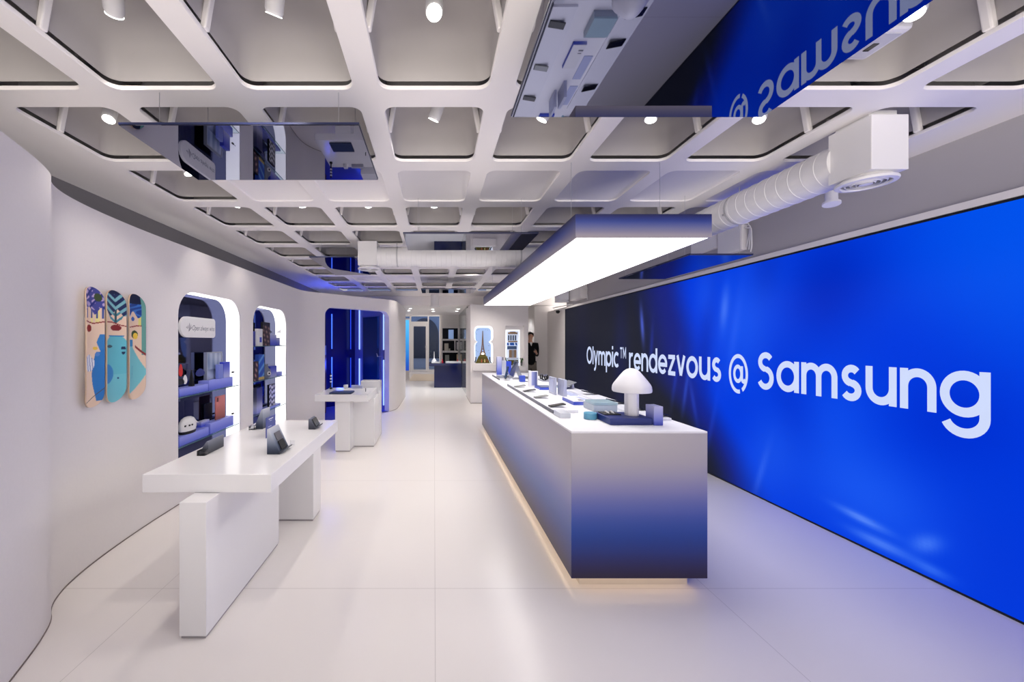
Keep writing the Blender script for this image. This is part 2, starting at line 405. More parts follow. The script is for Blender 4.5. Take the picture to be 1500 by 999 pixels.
# ------------------------------------------------------------------ video wall with its lettering
def sm(a, b, x):
    t = max(0.0, min(1.0, (x - a) / (b - a))); return t * t * (3 - 2 * t)
def mixc(a, b, t): return tuple(p + (q - p) * t for p, q in zip(a, b))
def gauss(y, z, cy, cz, sy, sz, ang=0.0):
    dy, dz = y - cy, z - cz; ca, sa = math.cos(ang), math.sin(ang)
    u, w = dy * ca + dz * sa, -dy * sa + dz * ca
    return math.exp(-(u / sy) ** 2 - (w / sz) ** 2)
def screen_rgb(y, z):
    yb = 3.85 + (4.78 - 3.85) * sm(-0.2, 1.3, z) + 0.30 * sm(1.2, 2.3, z)
    D, M, B = (30, 32, 46), (22, 34, 128), (0, 58, 222)
    low = sm(1.1, .3, z)
    c = mixc(B, M, sm(yb - 0.45, yb + 0.12, y)); c = mixc(c, D, sm(yb + 0.05 - .1 * low, yb + 1.1 - .65 * low, y))
    dk = sm(yb, yb + 1.0, y)
    c = mixc(c, (0, 84, 238), 0.9 * (1 - dk) * sm(3.1, 2.0, y) * sm(0.9, 1.9, z))
    for (cy, cz, sy, sz, an, colr, a) in (
        (3.05, 1.95, 0.38, 0.42, 0.3, (0, 40, 188), 0.85), (3.62, 2.12, 0.16, 0.30, 0.2, (0, 36, 176), 0.6), (4.42, 1.35, 0.13, 0.75, 0.10, (8, 34, 160), 0.55),
        (3.85, 1.70, 0.42, 0.55, 0.2, (26, 88, 240), 0.75), (4.42, 2.05, 0.16, 0.30, 0.1, (24, 84, 238), 0.6), (3.0, 0.85, 0.30, 0.5, 0.3, (18, 84, 240), 0.55),
        (2.75, 0.40, 0.5, 0.35, 0.2, (28, 92, 244), 0.75), (2.30, 1.05, 0.30, 0.32, 0.0, (0, 44, 206), 0.75), (2.55, 1.45, 0.35, 0.30, 0.0, (0, 54, 222), 0.6),
        (2.1, 0.35, 0.28, 0.45, 0.0, (0, 52, 214), 0.6), (3.55, 0.45, 0.28, 0.45, 0.4, (30, 88, 236), 0.6), (3.35, 1.0, 0.2, 0.5, -0.3, (0, 44, 200), 0.4),
        (4.12, 1.86, 0.055, 0.22, 0.12, (104, 144, 255), 0.55), (3.98, 1.60, 0.05, 0.4, 0.2, (60, 108, 250), 0.3), (5.75, 1.75, 0.045, 0.26, -0.12, (86, 108, 235), 0.8), (5.5, 1.45, 0.04, 0.3, 0.1, (40, 60, 190), 0.5),
        (4.95, 1.05, 0.035, 0.35, 0.22, (44, 76, 215), 0.4), (4.75, 0.92, 0.03, 0.28, 0.2, (60, 100, 238), 0.5), (4.62, 0.8, 0.035, 0.26, -0.25, (48, 88, 232), 0.4), (4.3, 0.6, 0.03, 0.4, 0.25, (40, 84, 236), 0.3),
        (3.66, 0.25, 0.03, 0.26, 0.3, (90, 130, 248), 0.35), (6.4, 1.2, 0.25, 1.2, 0.0, (26, 32, 84), 0.6), (8.1, 1.2, 0.35, 1.5, 0.0, (30, 32, 56), 0.8),
        (2.80, 0.205, 0.16, 0.028, 0.10, (110, 154, 255), 0.75), (2.68, 0.085, 0.18, 0.034, 0.02, (104, 150, 255), 0.65), (2.43, 0.215, 0.09, 0.045, -0.7, (98, 146, 255), 0.6), (2.41, 0.065, 0.09, 0.03, 0.0, (80, 134, 252), 0.55)):
        c = mixc(c, colr, a * gauss(y, z, cy, cz, sy, sz, an))
    return c
vw = thing('video_wall', 'huge blue video wall with white lettering, standing along the right wall', 'screen', (SX, 4.5, 0))
Z0S, Z1S, Y0S = 0.012, 2.262, 0.25
ny, nz = 360, 110
vm = MB(); vm.v = [(0, Y0S + (YE - 0.02 - Y0S) * i / ny - 4.5, Z0S + (Z1S - Z0S) * j / nz) for i in range(ny + 1) for j in range(nz + 1)]
vm.f = [[i * (nz + 1) + j, i * (nz + 1) + j + 1, (i + 1) * (nz + 1) + j + 1, (i + 1) * (nz + 1) + j] for i in range(ny) for j in range(nz)]; vm.mi = [0] * len(vm.f)
disp = part('display_surface', vm, attrmat('screen_picture', True, 0.35, SCREEN_E), vw)
ca = disp.data.color_attributes.new('picture', 'FLOAT_COLOR', 'POINT')
for k, v in enumerate(disp.data.vertices):
    ca.data[k].color = (*l255(screen_rgb(v.co.y + 4.5, v.co.z)), 1)
fm = MB().box(0.002, XR - SX - 0.001, Y0S - 4.5 - 0.01, YE - 4.5, 0.0, 2.275)
part('screen_body', fm, M_BLACK, vw)
fr = MB().box(-0.006, 0.004, Y0S - 4.51, YE - 4.5, Z1S, 2.275).box(-0.006, 0.004, Y0S - 4.51, YE - 4.5, 0.0, Z0S).box(-0.006, 0.004, YE - 4.52, YE - 4.5, Z0S, Z1S)
part('bezel', fr, M_BLACK, vw)

# letters as pen strokes with square ends (x-height = 1)
def arc(cx, cy, r, a0, a1, n=20, ry=None):
    return [(cx + r * math.cos(math.radians(a0 + (a1 - a0) * k / n)), cy + (ry or r) * math.sin(math.radians(a0 + (a1 - a0) * k / n))) for k in range(n + 1)]
W2 = 0.21; R_ = 0.395
GL = {
 'O': (1.24, [arc(.62, .635, .515, 0, 360, 40, .55)]),
 'l': (.21, [[(.105, 0), (.105, 1.30)]]),
 'y': (.86, [[(.10, 1), (.43, .06)], [(.76, 1), (.36, -.20), (.28, -.31), (.17, -.35), (.06, -.34)]]),
 'm': (1.38, [[(.105, 0), (.105, 1)], arc(.40, .60, .295, 180, 0) + [(.695, 0)], arc(.985, .60, .29, 180, 0) + [(1.275, 0)]]),
 'p': (1.02, [arc(.52, .5, R_ + .01, 0, 360, 36), [(.105, 1), (.105, -.42)]]),
 'i': (.21, [[(.105, 0), (.105, 1)], [(.105, 1.14), (.105, 1.36)]]),
 'c': (.86, [arc(.5, .5, R_, 48, 312, 30)]),
 'r': (.62, [[(.105, 0), (.105, 1)], arc(.45, .55, .345, 180, 72, 12)]),
 'e': (.96, [arc(.49, .5, R_, 0, 318, 34), [(.12, .48), (.98, .48)]]),
 'n': (.88, [[(.105, 0), (.105, 1)], arc(.44, .565, .335, 180, 0) + [(.775, 0)]]),
 'd': (1.02, [arc(.5, .5, R_ + .01, 0, 360, 36), [(.905, 0), (.905, 1.30)]]),
 'z': (.80, [[(.06, .9), (.74, .9)], [(.68, .9), (.12, .1)], [(.05, .1), (.77, .1)]]),
 'v': (.84, [[(.10, 1), (.42, .06)], [(.74, 1), (.42, .06)]]),
 'o': (1.0, [arc(.5, .5, R_, 0, 360, 36)]),
 'u': (.88, [[(.105, 1)] + arc(.44, .435, .335, 180, 360) + [(.775, 1)], [(.775, .5), (.775, 0)]]),
 's': (.74, [arc(.38, .70, .215, 35, 270, 16, .2) + arc(.36, .295, .235, 90, -150, 16, .2)]),
 '@': (1.36, [arc(.68, .42, .57, -62, 282, 44, .68), arc(.66, .42, .24, 0, 360, 26, .28), [(.93, .72), (.93, .30)] + arc(1.04, .28, .11, 180, 340, 8, .14)]),
 'S': (.94, [arc(.48, .93, .285, 30, 270, 18, .245) + arc(.46, .375, .32, 90, -155, 18, .31)]),
 'a': (1.02, [arc(.5, .5, R_ + .01, 0, 360, 36), [(.905, 0), (.905, 1)]]),
 'g': (1.02, [arc(.5, .5, R_ + .01, 0, 360, 36), [(.905, 1), (.905, .02)] + arc(.50, .0, .405, 0, -158, 16, .36)]),
 'T': (.62, [[(0, 1.24), (.62, 1.24)], [(.31, 1.24), (.31, .62)]]),
 'M': (.80, [[(.07, .62), (.07, 1.31)], [(.07, 1.27), (.40, .78), (.73, 1.27)], [(.73, 1.31), (.73, .62)]]),
}
def ribbon(mb, pts, w, place):
    P = [Vector(p) for p in pts]; closed = (P[0] - P[-1]).length < 1e-6
    if closed: P = P[:-1]
    n = len(P); L = []; Rr = []
    for i, p in enumerate(P):
        a = P[i - 1] if (closed or i > 0) else None; b = P[(i + 1) % n] if (closed or i < n - 1) else None
        d1 = (p - a).normalized() if a is not None else None; d2 = (b - p).normalized() if b is not None else None
        d = (d1 + d2).normalized() if d1 is not None and d2 is not None else (d1 if d1 is not None else d2)
        nn = Vector((-d.y, d.x)); k = 1.0
        if d1 is not None and d2 is not None: k = 1 / max(0.5, abs(nn.dot(Vector((-d1.y, d1.x)))))
        L.append(p + nn * w / 2 * k); Rr.append(p - nn * w / 2 * k)
    vs = [place(q) for q in L] + [place(q) for q in Rr]; fs = []
    for i in range(n if closed else n - 1):
        j = (i + 1) % n; fs.append((i, j, n + j, n + i))
    mb.add(vs, fs)
def word(mb, text, y_left, y_right, base, xh, gap=.085, w=W2, dx=0.0):
    total = sum(GL[ch][0] for ch in text) + gap * (len(text) - 1); s = (y_left - y_right) / total; x = 0
    for ch in text:
        for st in GL[ch][1]: ribbon(mb, st, w, lambda q, x=x: (dx, y_left - (x + q[0]) * s - 4.5, base + q[1] * xh))
        x += GL[ch][0] + gap
def ypx(px): return F * SX / (px - CX)
tx = MB()
BZ, XH = 1.057, 0.269
word(tx, 'Olympic', ypx(859.6), ypx(906.6), BZ, XH)
word(tx, 'TM', ypx(908.5), ypx(917.2), BZ, XH, .16, .12)
word(tx, 'rendezvous', ypx(921.6), ypx(1057.4), BZ, XH)
word(tx, '@', ypx(1067.2), ypx(1096.8), BZ, XH, .2, .15)
word(tx, 'Samsung', ypx(1108.5), ypx(1452.6), BZ, XH)
tx.move((-0.002, 0, 0))
part('lettering', tx, mat('screen_letters', (0, 0, 0), 0.5, emit=(205, 217, 250), es=1.0), disp)

# ------------------------------------------------------------------ lit canopy and the long counter under it
CGRAD = [(0.0, (42, 26, 52)), (0.1, (38, 36, 98)), (0.22, (10, 56, 146)), (0.34, (8, 74, 170)), (0.5, (92, 106, 184)), (0.66, (158, 154, 188)), (0.8, (182, 176, 180)), (1.0, (188, 182, 184))]
CX0, CX1, CY0, CY1 = 0.8227, 1.639, 2.292, 2.292 * 2.87
cn = thing('display_counter', 'long counter fading from dark blue to grey under the lit canopy', 'counter', ((CX0 + CX1) / 2, (CY0 + CY1) / 2, 0))
cbody = part('counter_body', MB().box(CX0, CX1, CY0, CY1, 0.08, 0.950), gradmat('counter_fade', CGRAD, 0.33), cn, world=True, bevel=0.002)
MATS['counter_fade'].node_tree.nodes['Principled BSDF'].inputs['Coat Weight'].default_value = 0.35; MATS['counter_fade'].node_tree.nodes['Principled BSDF'].inputs['Coat Roughness'].default_value = 0.25
part('counter_top', MB().box(CX0, CX1, CY0, CY1, 0.950, 0.962), mat('counter_white', (0.88, 0.87, 0.89), 0.5, spec=0.3), cn, world=True, bevel=0.002, label='white counter top')
part('plinth', MB().box(CX0 + 0.075, CX1 - 0.075, CY0 + 0.072, CY1 - 0.07, 0.0, 0.08), mat('plinth_cream', (0.75, 0.68, 0.60), 0.5), cn, world=True)
ww = mat('warm_strip', (1, 1, 1), 0.5, emit=(1.0, 0.74, 0.48), es=4.5)
st = MB()
st.box(CX0 + 0.03, CX0 + 0.042, CY0 + 0.04, CY1 - 0.04, 0.0755, 0.0799).box(CX0 + 0.05, CX1 - 0.05, CY0 + 0.03, CY0 + 0.042, 0.0755, 0.0799)
part('light_strip', st, ww, cn, world=True, label='warm light strip under the counter')

KX0, KX1, KY0, KY1, KZ0, KZ1 = 0.833, 1.637, 1.98 * F / 492, 1.98 * 2.87 * F / 492, 2.115, 2.2525
cp = thing('light_canopy', 'long luminous ceiling box hanging above the counter, blue faded sides', 'lamp', ((KX0 + KX1) / 2, (KY0 + KY1) / 2, KZ0))
KG = [(0.0, (164, 156, 160)), (0.25, (128, 126, 150)), (0.62, (40, 66, 146)), (0.85, (30, 40, 108)), (1.0, (22, 24, 66))]
b = MB(); t_ = 0.012
lo4 = lambda q, z: [(KX0 + q, KY0 + q, z), (KX1 - q, KY0 + q, z), (KX1 - q, KY1 - q, z), (KX0 + q, KY1 - q, z)]
b.loft([lo4(t_, KZ1 - .012), lo4(t_, KZ0), lo4(0, KZ0), lo4(0, KZ1)], True, True)
part('canopy_frame', b, gradmat('canopy_fade', KG, 0.35), cp, world=True)
part('light_panel', MB().box(KX0 + t_, KX1 - t_, KY0 + t_, KY1 - t_, KZ0 + 0.001, KZ0 + 0.012), mat('lit_panel', (1, 1, 1), 0.5, emit=(1.0, 0.97, 0.95), es=CANOPY_E), cp, world=True, label='glowing white underside')
for (x, y) in ((KX0 + .1, KY0 + .35), (KX1 - .1, KY0 + .35), (KX0 + .1, (KY0 + KY1) / 2), (KX1 - .1, (KY0 + KY1) / 2), (KX0 + .1, KY1 - .35), (KX1 - .1, KY1 - .35)):
    part('suspension_wire', MB().tube([(x, y, KZ1 - .005), (x, y, ZC)], 0.0015, 6), M_STEEL, cp, world=True)

# ------------------------------------------------------------------ mirror panels hanging from the ceiling
M_MIRR = mat('tinted_mirror', (0.20, 0.205, 0.275), 0.015, 1.0)
def in_hole(x, y):
    c = round(x / PX); k = round((y - Y0C) / PY)
    return coffer_kind(c, k) == 'open' and abs(x - c * PX) < HX - .01 and abs(y - Y0C - k * PY) < HY - .01
def mirror(x0, x1, y0, y1, z, label, ins=.12):
    t = thing('mirror_panel', label, 'mirror', ((x0 + x1) / 2, (y0 + y1) / 2, z), 0, 'tinted mirrors hanging from the ceiling')
    part('mirror_face', MB().box(x0 + .002, x1 - .002, y0 + .002, y1 - .002, z, z + .004), M_MIRR, t, world=True)
    part('backing', MB().box(x0, x1, y0, y1, z + .0045, z + .014), mat('navy_back', (34, 40, 74), 0.4), t, world=True, label='dark blue backing board')
    for (x, y) in ((x0 + ins, y0 + .1), (x1 - ins, y0 + .1), (x0 + ins, y1 - .1), (x1 - ins, y1 - .1)):
        part('suspension_wire', MB().tube([(x, y, z + .012), (x, y, ZV if in_hole(x, y) else ZC)], 0.0016, 6), M_STEEL, t, world=True)
k_ = F / 492
mirror(-1.465, -0.348, 1.557 * k_, 2.085 * k_, 2.503, 'tinted ceiling mirror at left reflecting the white table and niches')
mirror(0.343, 1.467, 0.984 * k_, 1.502 * k_, 2.503, 'large tinted ceiling mirror at top right reflecting the blue lettering')
mirror(-0.257, 0.862, 2.77 * k_, 3.27 * k_, 2.39, 'tinted mirror hung in front of the crosswise duct, beside the canopy')
mirror(-1.50, -0.96, 4.03 * k_, 5.09 * k_, 2.51, 'narrow tinted mirror above the doorway, left of the duct outlet box')
mirror(2.065, 2.585, 2.72 * k_, 3.76 * k_, 2.20, 'low tinted mirror over the video wall, right of the canopy', .03)
mirror(-0.25, 0.80, 6.39 * k_, 6.93 * k_, 2.50, 'farthest tinted ceiling mirror, ahead of the lowered rear ceiling')

# ------------------------------------------------------------------ ceiling spotlights
M_LAMP = mat('lamp_white', (0.80, 0.79, 0.80), 0.4)
ordn = ['first', 'second', 'third', 'fourth', 'fifth', 'sixth', 'seventh', 'eighth', 'ninth', 'tenth', 'eleventh']
def lathe_dir(prof, base, d, n=24):
    mb = MB().lathe(prof, n=n); q = Vector((0, 0, 1)).rotation_difference(Vector(d).normalized()).to_matrix().to_4x4()
    return mb.xf(Matrix.Translation(base) @ q)
def spot(c, k, aim, power=1.0, cone=95, vis=True):
    cx, cy = c * PX, Y0C + k * PY
    zb = 2.84
    tip = Vector((cx, cy, zb)); d = Vector(aim).normalized()
    t = thing('ceiling_spotlight', 'white ceiling spotlight, %s coffer row from the front, %s coffer from the left' % (ordn[k], ordn[c + 3]), 'spotlight', (cx, cy, zb), 0, 'spotlights in the ceiling coffers')
    up = tip - d * 0.105
    lb = part('lamp_body', lathe_dir([(0.030, 0.012), (0.0345, 0.0), (0.036, -0.002), (0.036, -0.100), (0.030, -0.108)][::-1], tip - d * 0.0, d), M_LAMP, t, True, world=True)
    part('lamp_lens', lathe_dir([(0.0315, 0.0118), (0.0315, 0.0135)], tip, d), M_LENS, lb, True, world=True, label='glowing round lens')
    part('mount', MB().tube([tip - d * 0.06, (cx - d.x * .06, cy - d.y * .06, ZV - 0.004)], 0.009, 10).lathe([(0.035, ZV - 0.012), (0.035, ZV - 0.001)], (cx - d.x * .06, cy - d.y * .06, 0)), M_LAMP, t, True, world=True)
    la = bpy.data.lights.new('spot_beam', 'SPOT'); la.energy = SPOT_W * power * (1.0 if k < 3 else 1.05 if k < 6 else 1.55); la.spot_size = math.radians(cone); la.spot_blend = 0.7; la.shadow_soft_size = 0.03
    la.color = (1.0, 0.925, 0.845)
    lo = bpy.data.objects.new('spot_beam', la); COL.objects.link(lo); lo.parent = t
    lo.location = d * 0.02; lo.rotation_euler = Vector((0, 0, -1)).rotation_difference(d).to_euler()
dn = (0, 0, -1)
spot(-2, 0, (-1.0, 1.45, -1.2), 2.0, 42); spot(-1, 0, (-.42, .70, -1), 1.9, 70); spot(0, 0, (0, -.55, -1), 1.0); spot(1, 0, dn, .4); spot(3, 0, (-.5, -.25, -1), .6)
spot(-3, 1, (.12, -.35, -1), .5, 60); spot(0, 1, (-.45, .45, -1), 1.1); spot(1, 1, (-.5, .35, -1)); spot(2, 1, (-.25, -.1, -1), .7); spot(3, 1, (-.5, -.35, -1), .6)
spot(-3, 2, (.42, -.05, -1), 1.6, 80)
spot(-3, 3, (-.2, .1, -1), .6, 80); spot(-2, 3, (.15, .1, -1)); spot(-1, 3, (.1, 0, -1)); spot(0, 3, dn, .8)
spot(-3, 4, (-.2, .15, -1), .6, 80); spot(-2, 4, (0, .1, -1))
spot(-2, 6, (.1, .1, -1), .7); spot(-1, 6, dn); spot(0, 6, dn); spot(-1, 7, (-.05, .1, -1), .7); spot(1, 7, (.1, .65, -1), 1.7)
spot(-1, 9, (.1, .2, -1), .7); spot(0, 9, (0, .35, -1)); spot(1, 9, (.1, .45, -1)); spot(2, 9, (.0, .35, -1), 1.3); spot(3, 9, (.9, .35, -1), 2.0, 70)
for i, (px, py) in enumerate(((601, 452), (633.8, 452.7), (634.5, 456), (669, 455.7), (671, 452.5), (599, 455), (757, 450.5))):
    p = atz(px, py, ZL)
    dl_ = MB().lathe([(0.045, -0.004), (0.055, -0.004), (0.055, -0.0005)], n=20)
    lab = ['small recessed downlight nearest the curved wall end', 'small recessed downlight before the glass door, nearer of two', 'small recessed downlight before the glass door, farther of two',
           'small recessed downlight before the shelf wall, farther of two', 'small recessed downlight before the shelf wall, nearer of two', 'second small recessed downlight from the curved wall end', 'small recessed downlight right of the canopy, above the standing person'][i]
    t = thing('recessed_downlight', lab, 'downlight', p, 0, 'downlights in the rear ceiling')
    part('trim_ring', dl_, M_LAMP, t, True); part('lamp_lens', MB().lathe([(0.044, -0.006), (0.044, -0.0042)], n=20), M_LENS, t)
    la = bpy.data.lights.new('downlight_beam', 'SPOT'); la.energy = 44 if i < 6 else 36; la.spot_size = math.radians(110); la.spot_blend = .8; la.shadow_soft_size = .04
    lo = bpy.data.objects.new('downlight_beam', la); COL.objects.link(lo); lo.parent = t; lo.location = (0, 0, -.02)

# ------------------------------------------------------------------ air ducts with outlet boxes
M_DUCT = mat('duct_white', (0.80, 0.79, 0.80), 0.45)
def bands(mb, a, b, r, step, n=36):
    """spiral-duct tube from a to b with raised seams"""
    a, b = Vector(a), Vector(b); L = (b - a).length; d = (b - a) / L; pts = []; rs = []; x = 0
    while x < L - 0.012:
        for (o_, q) in ((0, r), (step - .008, r), (step - .006, r + .0022), (step - .002, r + .0022)):
            if x + o_ < L: pts.append(a + d * (x + o_)); rs.append(q)
        x += step
    pts.append(b); rs.append(r)
    return mb.tube(pts, rs, n)
def diffuser(t, c, r, z):
    dm = MB().lathe([(r * .80, z - .001), (r * .86, z - .012), (r * .99, z - .020), (r, z - .026), (r * .97, z - .034), (r * .80, z - .036), (r * .78, z - .026)], (c[0], c[1], 0), 40, False, False)
    t = part('outlet_ring', dm, M_DUCT, t, True, world=True)
    for q in (.62, .45, .28):
        part('outlet_vane', MB().lathe([(r * (q + .10), z - .016), (r * (q + .02), z - .034), (r * q, z - .034), (r * (q + .08), z - .014)], (c[0], c[1], 0), 36, False, False), M_DUCT, t, True, world=True)
    part('outlet_core', MB().lathe([(r * .18, z - .012), (r * .22, z - .035), (r * .02, z - .037)], (c[0], c[1], 0), 28), M_DUCT, t, True, world=True)
    part('outlet_throat', MB().lathe([(r * .8, z - .0015), (r * .8, z - .003)], (c[0], c[1], 0), 28), M_BLACK, t, world=True)

ky = F / 492
dA = thing('air_duct', 'thick white spiral air duct running along the right wall with outlet box', 'duct', (2.405, 4.5, 2.545))
part('duct_tube', bands(MB(), (2.405, 1.955 * ky, 2.545), (2.405, 7.1, 2.545), 0.121, .085), M_DUCT, dA, True, world=True)
part('outlet_box', MB().box(2.305, 2.502, 1.77 * ky, 1.965 * ky, 2.41, 2.70), M_DUCT, dA, world=True, bevel=.003)
part('box_neck', MB().box(2.33, 2.48, 1.80 * ky, 1.95 * ky, 2.70, ZC + .02), M_DUCT, dA, world=True)
diffuser(dA, (2.405, 1.872 * ky), 0.125, 2.41)
for y in (3.0, 4.35, 5.8):
    part('pipe_clamp', MB().tube([(2.405, y, 2.545), (2.405, y + .02, 2.545)], .1245, 36), mat('clamp_grey', (0.5, 0.5, 0.52), .4), dA, True, world=True)
    part('hanger_rod', MB().tube([(2.405, y + .01, 2.66), (2.405, y + .01, ZC)], .004, 8), M_STEEL, dA, world=True)
    part('clamp_bolt', MB().tube([(2.405 - .122, y + .01, 2.50), (2.405 - .135, y + .01, 2.495)], .007, 8).tube([(2.405, y + .01, 2.425), (2.405, y + .01, 2.400)], .006, 8), M_STEEL, dA, True, world=True)
part('drop_box', MB().box(2.31, 2.50, 7.10, 7.32, 2.28, 2.68), M_DUCT, dA, world=True, bevel=.003)
diffuser(dA, (2.405, 7.21), 0.13, 2.28)

yb2 = 4.0 * ky
dB = thing('air_duct', 'white air duct crossing the room under the ceiling behind the mirror', 'duct', (0.3, yb2 + .12, 2.53))
bx0, bx1 = aty(524, 0, yb2).x, aty(552, 0, yb2).x
part('outlet_box', MB().box(bx0, bx1, yb2, yb2 + .24, 2.415, 2.70), M_DUCT, dB, world=True, bevel=.003)
part('duct_tube', bands(MB(), (bx1 - .01, yb2 + .12, 2.535), (1.27, yb2 + .12, 2.535), 0.118, .06), M_DUCT, dB, True, world=True)
part('end_reducer', MB().tube([(1.27, yb2 + .12, 2.535), (1.33, yb2 + .12, 2.535), (1.40, yb2 + .12, 2.55), (2.27, yb2 + .12, 2.55)], [.118, .118, .085, .085], 30), M_DUCT, dB, True, world=True)
diffuser(dB, ((bx0 + bx1) / 2, yb2 + .12), 0.135, 2.415)
for px in (580, 763):
    x = aty(px, 0, yb2).x
    part('hanger_rod', MB().tube([(x, yb2 + .12, 2.64), (x, yb2 + .12, ZC)], .004, 8), M_STEEL, dB, world=True)
    part('pipe_clamp', MB().tube([(x, yb2 + .12, 2.535), (x + .018, yb2 + .12, 2.535)], .121, 36), mat('clamp_grey'), dB, True, world=True)

# white vertical cylinder below the rear ceiling edge
py_ = 9.9
c0 = aty(637, 449, py_)
pl = thing('air_outlet_drum', 'white upright drum hanging from the ceiling before the rear passage', 'ventilation outlet', (c0.x, py_, 2.40))
part('drum', MB().lathe([(.105, 2.43), (.105, ZC - .001)], (c0.x, py_, 0), 32), M_DUCT, pl, True, world=True)
part('outlet_ring', MB().lathe([(.105, 2.43), (.135, 2.425), (.135, 2.405), (.09, 2.40)], (c0.x, py_, 0), 32), M_DUCT, pl, True, world=True)

# wall fittings on the right
def wallbox(px0, px1, py0, py1, depth, label, x=XR, cables=True):
    a = atx(px1, py1, x - depth); c = atx(px0, py0, x - depth)
    y0, y1 = a.y, c.y; z1 = EYE + (CY - py0) * y1 / F; z0 = EYE + (CY - py1) * ((y0 + y1) / 2) / F
    t = thing('junction_box', label, 'electrical box', (x - depth / 2, (y0 + y1) / 2, (z0 + z1) / 2), 0, 'electrical boxes on the right wall')
    bb_ = part('box_body', MB().box(x - depth, x - .0005, y0, y1, z0, z1), M_WALL2, t, world=True, bevel=.004)
    part('cover_plate', MB().box(x - depth - .004, x - depth, y0 + .012, y1 - .012, z0 + .012, z1 - .012), M_DUCT, bb_, world=True, bevel=.001)
    for k, dy in enumerate((-.02, -.045, -.07) if cables else ()):
        pts = [(x - depth + .03, y0 + .004, z1 - .03 - .03 * k)]
        for s in range(1, 9):
            f = s / 8; pts.append((x - .02 - .006 * k + .008 * math.sin(f * 6 + k), y0 + dy - .03 * math.sin(f * math.pi), z1 - .03 - .03 * k - f * (z1 - z0 - .05)))
        part('cable', MB().tube(pts, .006, 8), M_DUCT, t, True, world=True)
    return t
wallbox(1051, 1086, 334, 371, .06, 'white electrical box with loose cables on the right wall by the duct')
wallbox(1012, 1050, 338, 369, .05, 'wider white electrical box behind the canopy on the right wall', cables=False)
wallbox(835, 850, 422, 439, .14, 'white electrical box with looped cables above the far end of the video wall')
p = aty(1222, 293, 2.35)
pn = thing('pipe_stub', 'short white pipe with a flange hanging beside the duct outlet', 'pipe', (2.62, 2.5, 2.38))
part('pipe', MB().tube([(2.66, 2.56, 2.60), (2.655, 2.555, 2.46), (2.65, 2.55, 2.425)], .032, 24), M_DUCT, pn, True, world=True)
part('flange', MB().tube([(2.65, 2.55, 2.428), (2.648, 2.548, 2.414)], .046, 24), M_DUCT, pn, True, world=True)
part('ceiling_hook', MB().tube([(2.66, 2.56, 2.60), (2.66, 2.56, ZC)], .012, 12), M_DUCT, pn, True, world=True)
# wifi / projector unit high on the right, inside the coffer
pu = thing('ceiling_unit', 'white flat ceiling unit with a small black window, beside the big mirror', 'ceiling device', (1.92, 1.74, 2.93))
u0 = MB().prism([(1.80, 1.62, 2.83), (2.04, 1.62, 2.83), (2.04, 1.815, 2.83), (1.80, 1.815, 2.83)], (0, 0, .05))
hsg = part('housing', u0, M_DUCT, pu, world=True, bevel=.018, seg=3)
part('face_panel', MB().box(1.825, 2.015, 1.645, 1.79, 2.827, 2.832), mat('panel_grey', (0.62, 0.62, 0.66), .4), hsg, world=True, bevel=.001)
part('sensor_window', MB().box(1.955, 1.98, 1.70, 1.745, 2.824, 2.8275), M_DARK, hsg, world=True)
part('mount', MB().tube([(1.92, 1.72, 2.88), (1.92, 1.72, ZV - .003)], .02, 14), M_DUCT, pu, True, world=True)
# dome camera by the far end of the screen
dc = thing('security_camera', 'small black dome camera beyond the far end of the video wall', 'camera', (3.08, 9.5, 1.96))
p = atx(817.5, 456.5, 3.05)
part('dome', MB().ball((3.045, p.y, p.z), .05, .05, .045), M_BLACK, dc, True, world=True)
part('bracket', MB().box(3.01, SX + .001, p.y - .03, p.y + .03, p.z + .03, p.z + .055), M_DUCT, dc, world=True, bevel=.004)
# slim rail at the far top corner of the screen
sr = thing('cable_rail', 'thin white rail under the ceiling at the far end of the video wall', 'rail', (2.9, 9.0, 2.3))
part('rail', MB().tube([(3.10, 8.75, 2.345), (2.98, 9.6, 2.345)], .012, 10), M_DUCT, sr, True, world=True)
part('rail_bracket', MB().box(3.085, 3.162, 8.74, 8.77, 2.33, 2.36), M_DUCT, sr, world=True)

# ------------------------------------------------------------------ white tables
def panel(t, name, x0, x1, y0, y1, z0, z1, label=None):
    mb = MB().box(x0, x1, y0, y1, z0, z1); mb.move(-wloc(t))
    return part(name, mb, M_WHITE, t, bevel=.003, label=label)
M_FOOT = mat('recessed_foot', (0.36, 0.34, 0.35), .5)
t1 = thing('display_table', 'long white gloss display table nearest the camera on two slab legs', 'table', (-1.22, 2.76, 0))
panel(t1, 'tabletop', -1.566, -0.874, 2.05, 3.47, 0.69, 0.788)
panel(t1, 'leg', -1.286, -1.149, 1.927, 2.83, 0.014, 0.6895); panel(t1, 'leg', -1.50, -1.009, 3.194, 3.40, 0.014, 0.6895)
part('foot_plate', MB().box(-1.279, -1.156, 1.934, 2.823, 0, .014), M_FOOT, t1, world=True); part('foot_plate', MB().box(-1.49, -1.016, 3.201, 3.393, 0, .014), M_FOOT, t1, world=True)
t2 = thing('display_table', 'smaller white display table by the blue doorway with a raised end panel', 'table', (-1.25, 5.57, 0))
panel(t2, 'tabletop', -1.617, -0.896, 5.17, 5.97, 0.69, 0.782)
panel(t2, 'leg', -1.351, -1.146, 5.21, 5.454, 0.014, 0.6895); panel(t2, 'end_panel', -1.149, -0.852, 5.978, 6.2, 0.014, 0.885)
o = panel(t2, 'leg', -1.149, -0.855, 5.455, 5.97, 0.014, 0.6895)
part('foot_plate', MB().box(-1.344, -1.153, 5.217, 5.447, 0, .014), M_FOOT, t2, world=True); part('foot_plate', MB().box(-1.142, -0.862, 5.462, 6.19, 0, .014), M_FOOT, t2, world=True)

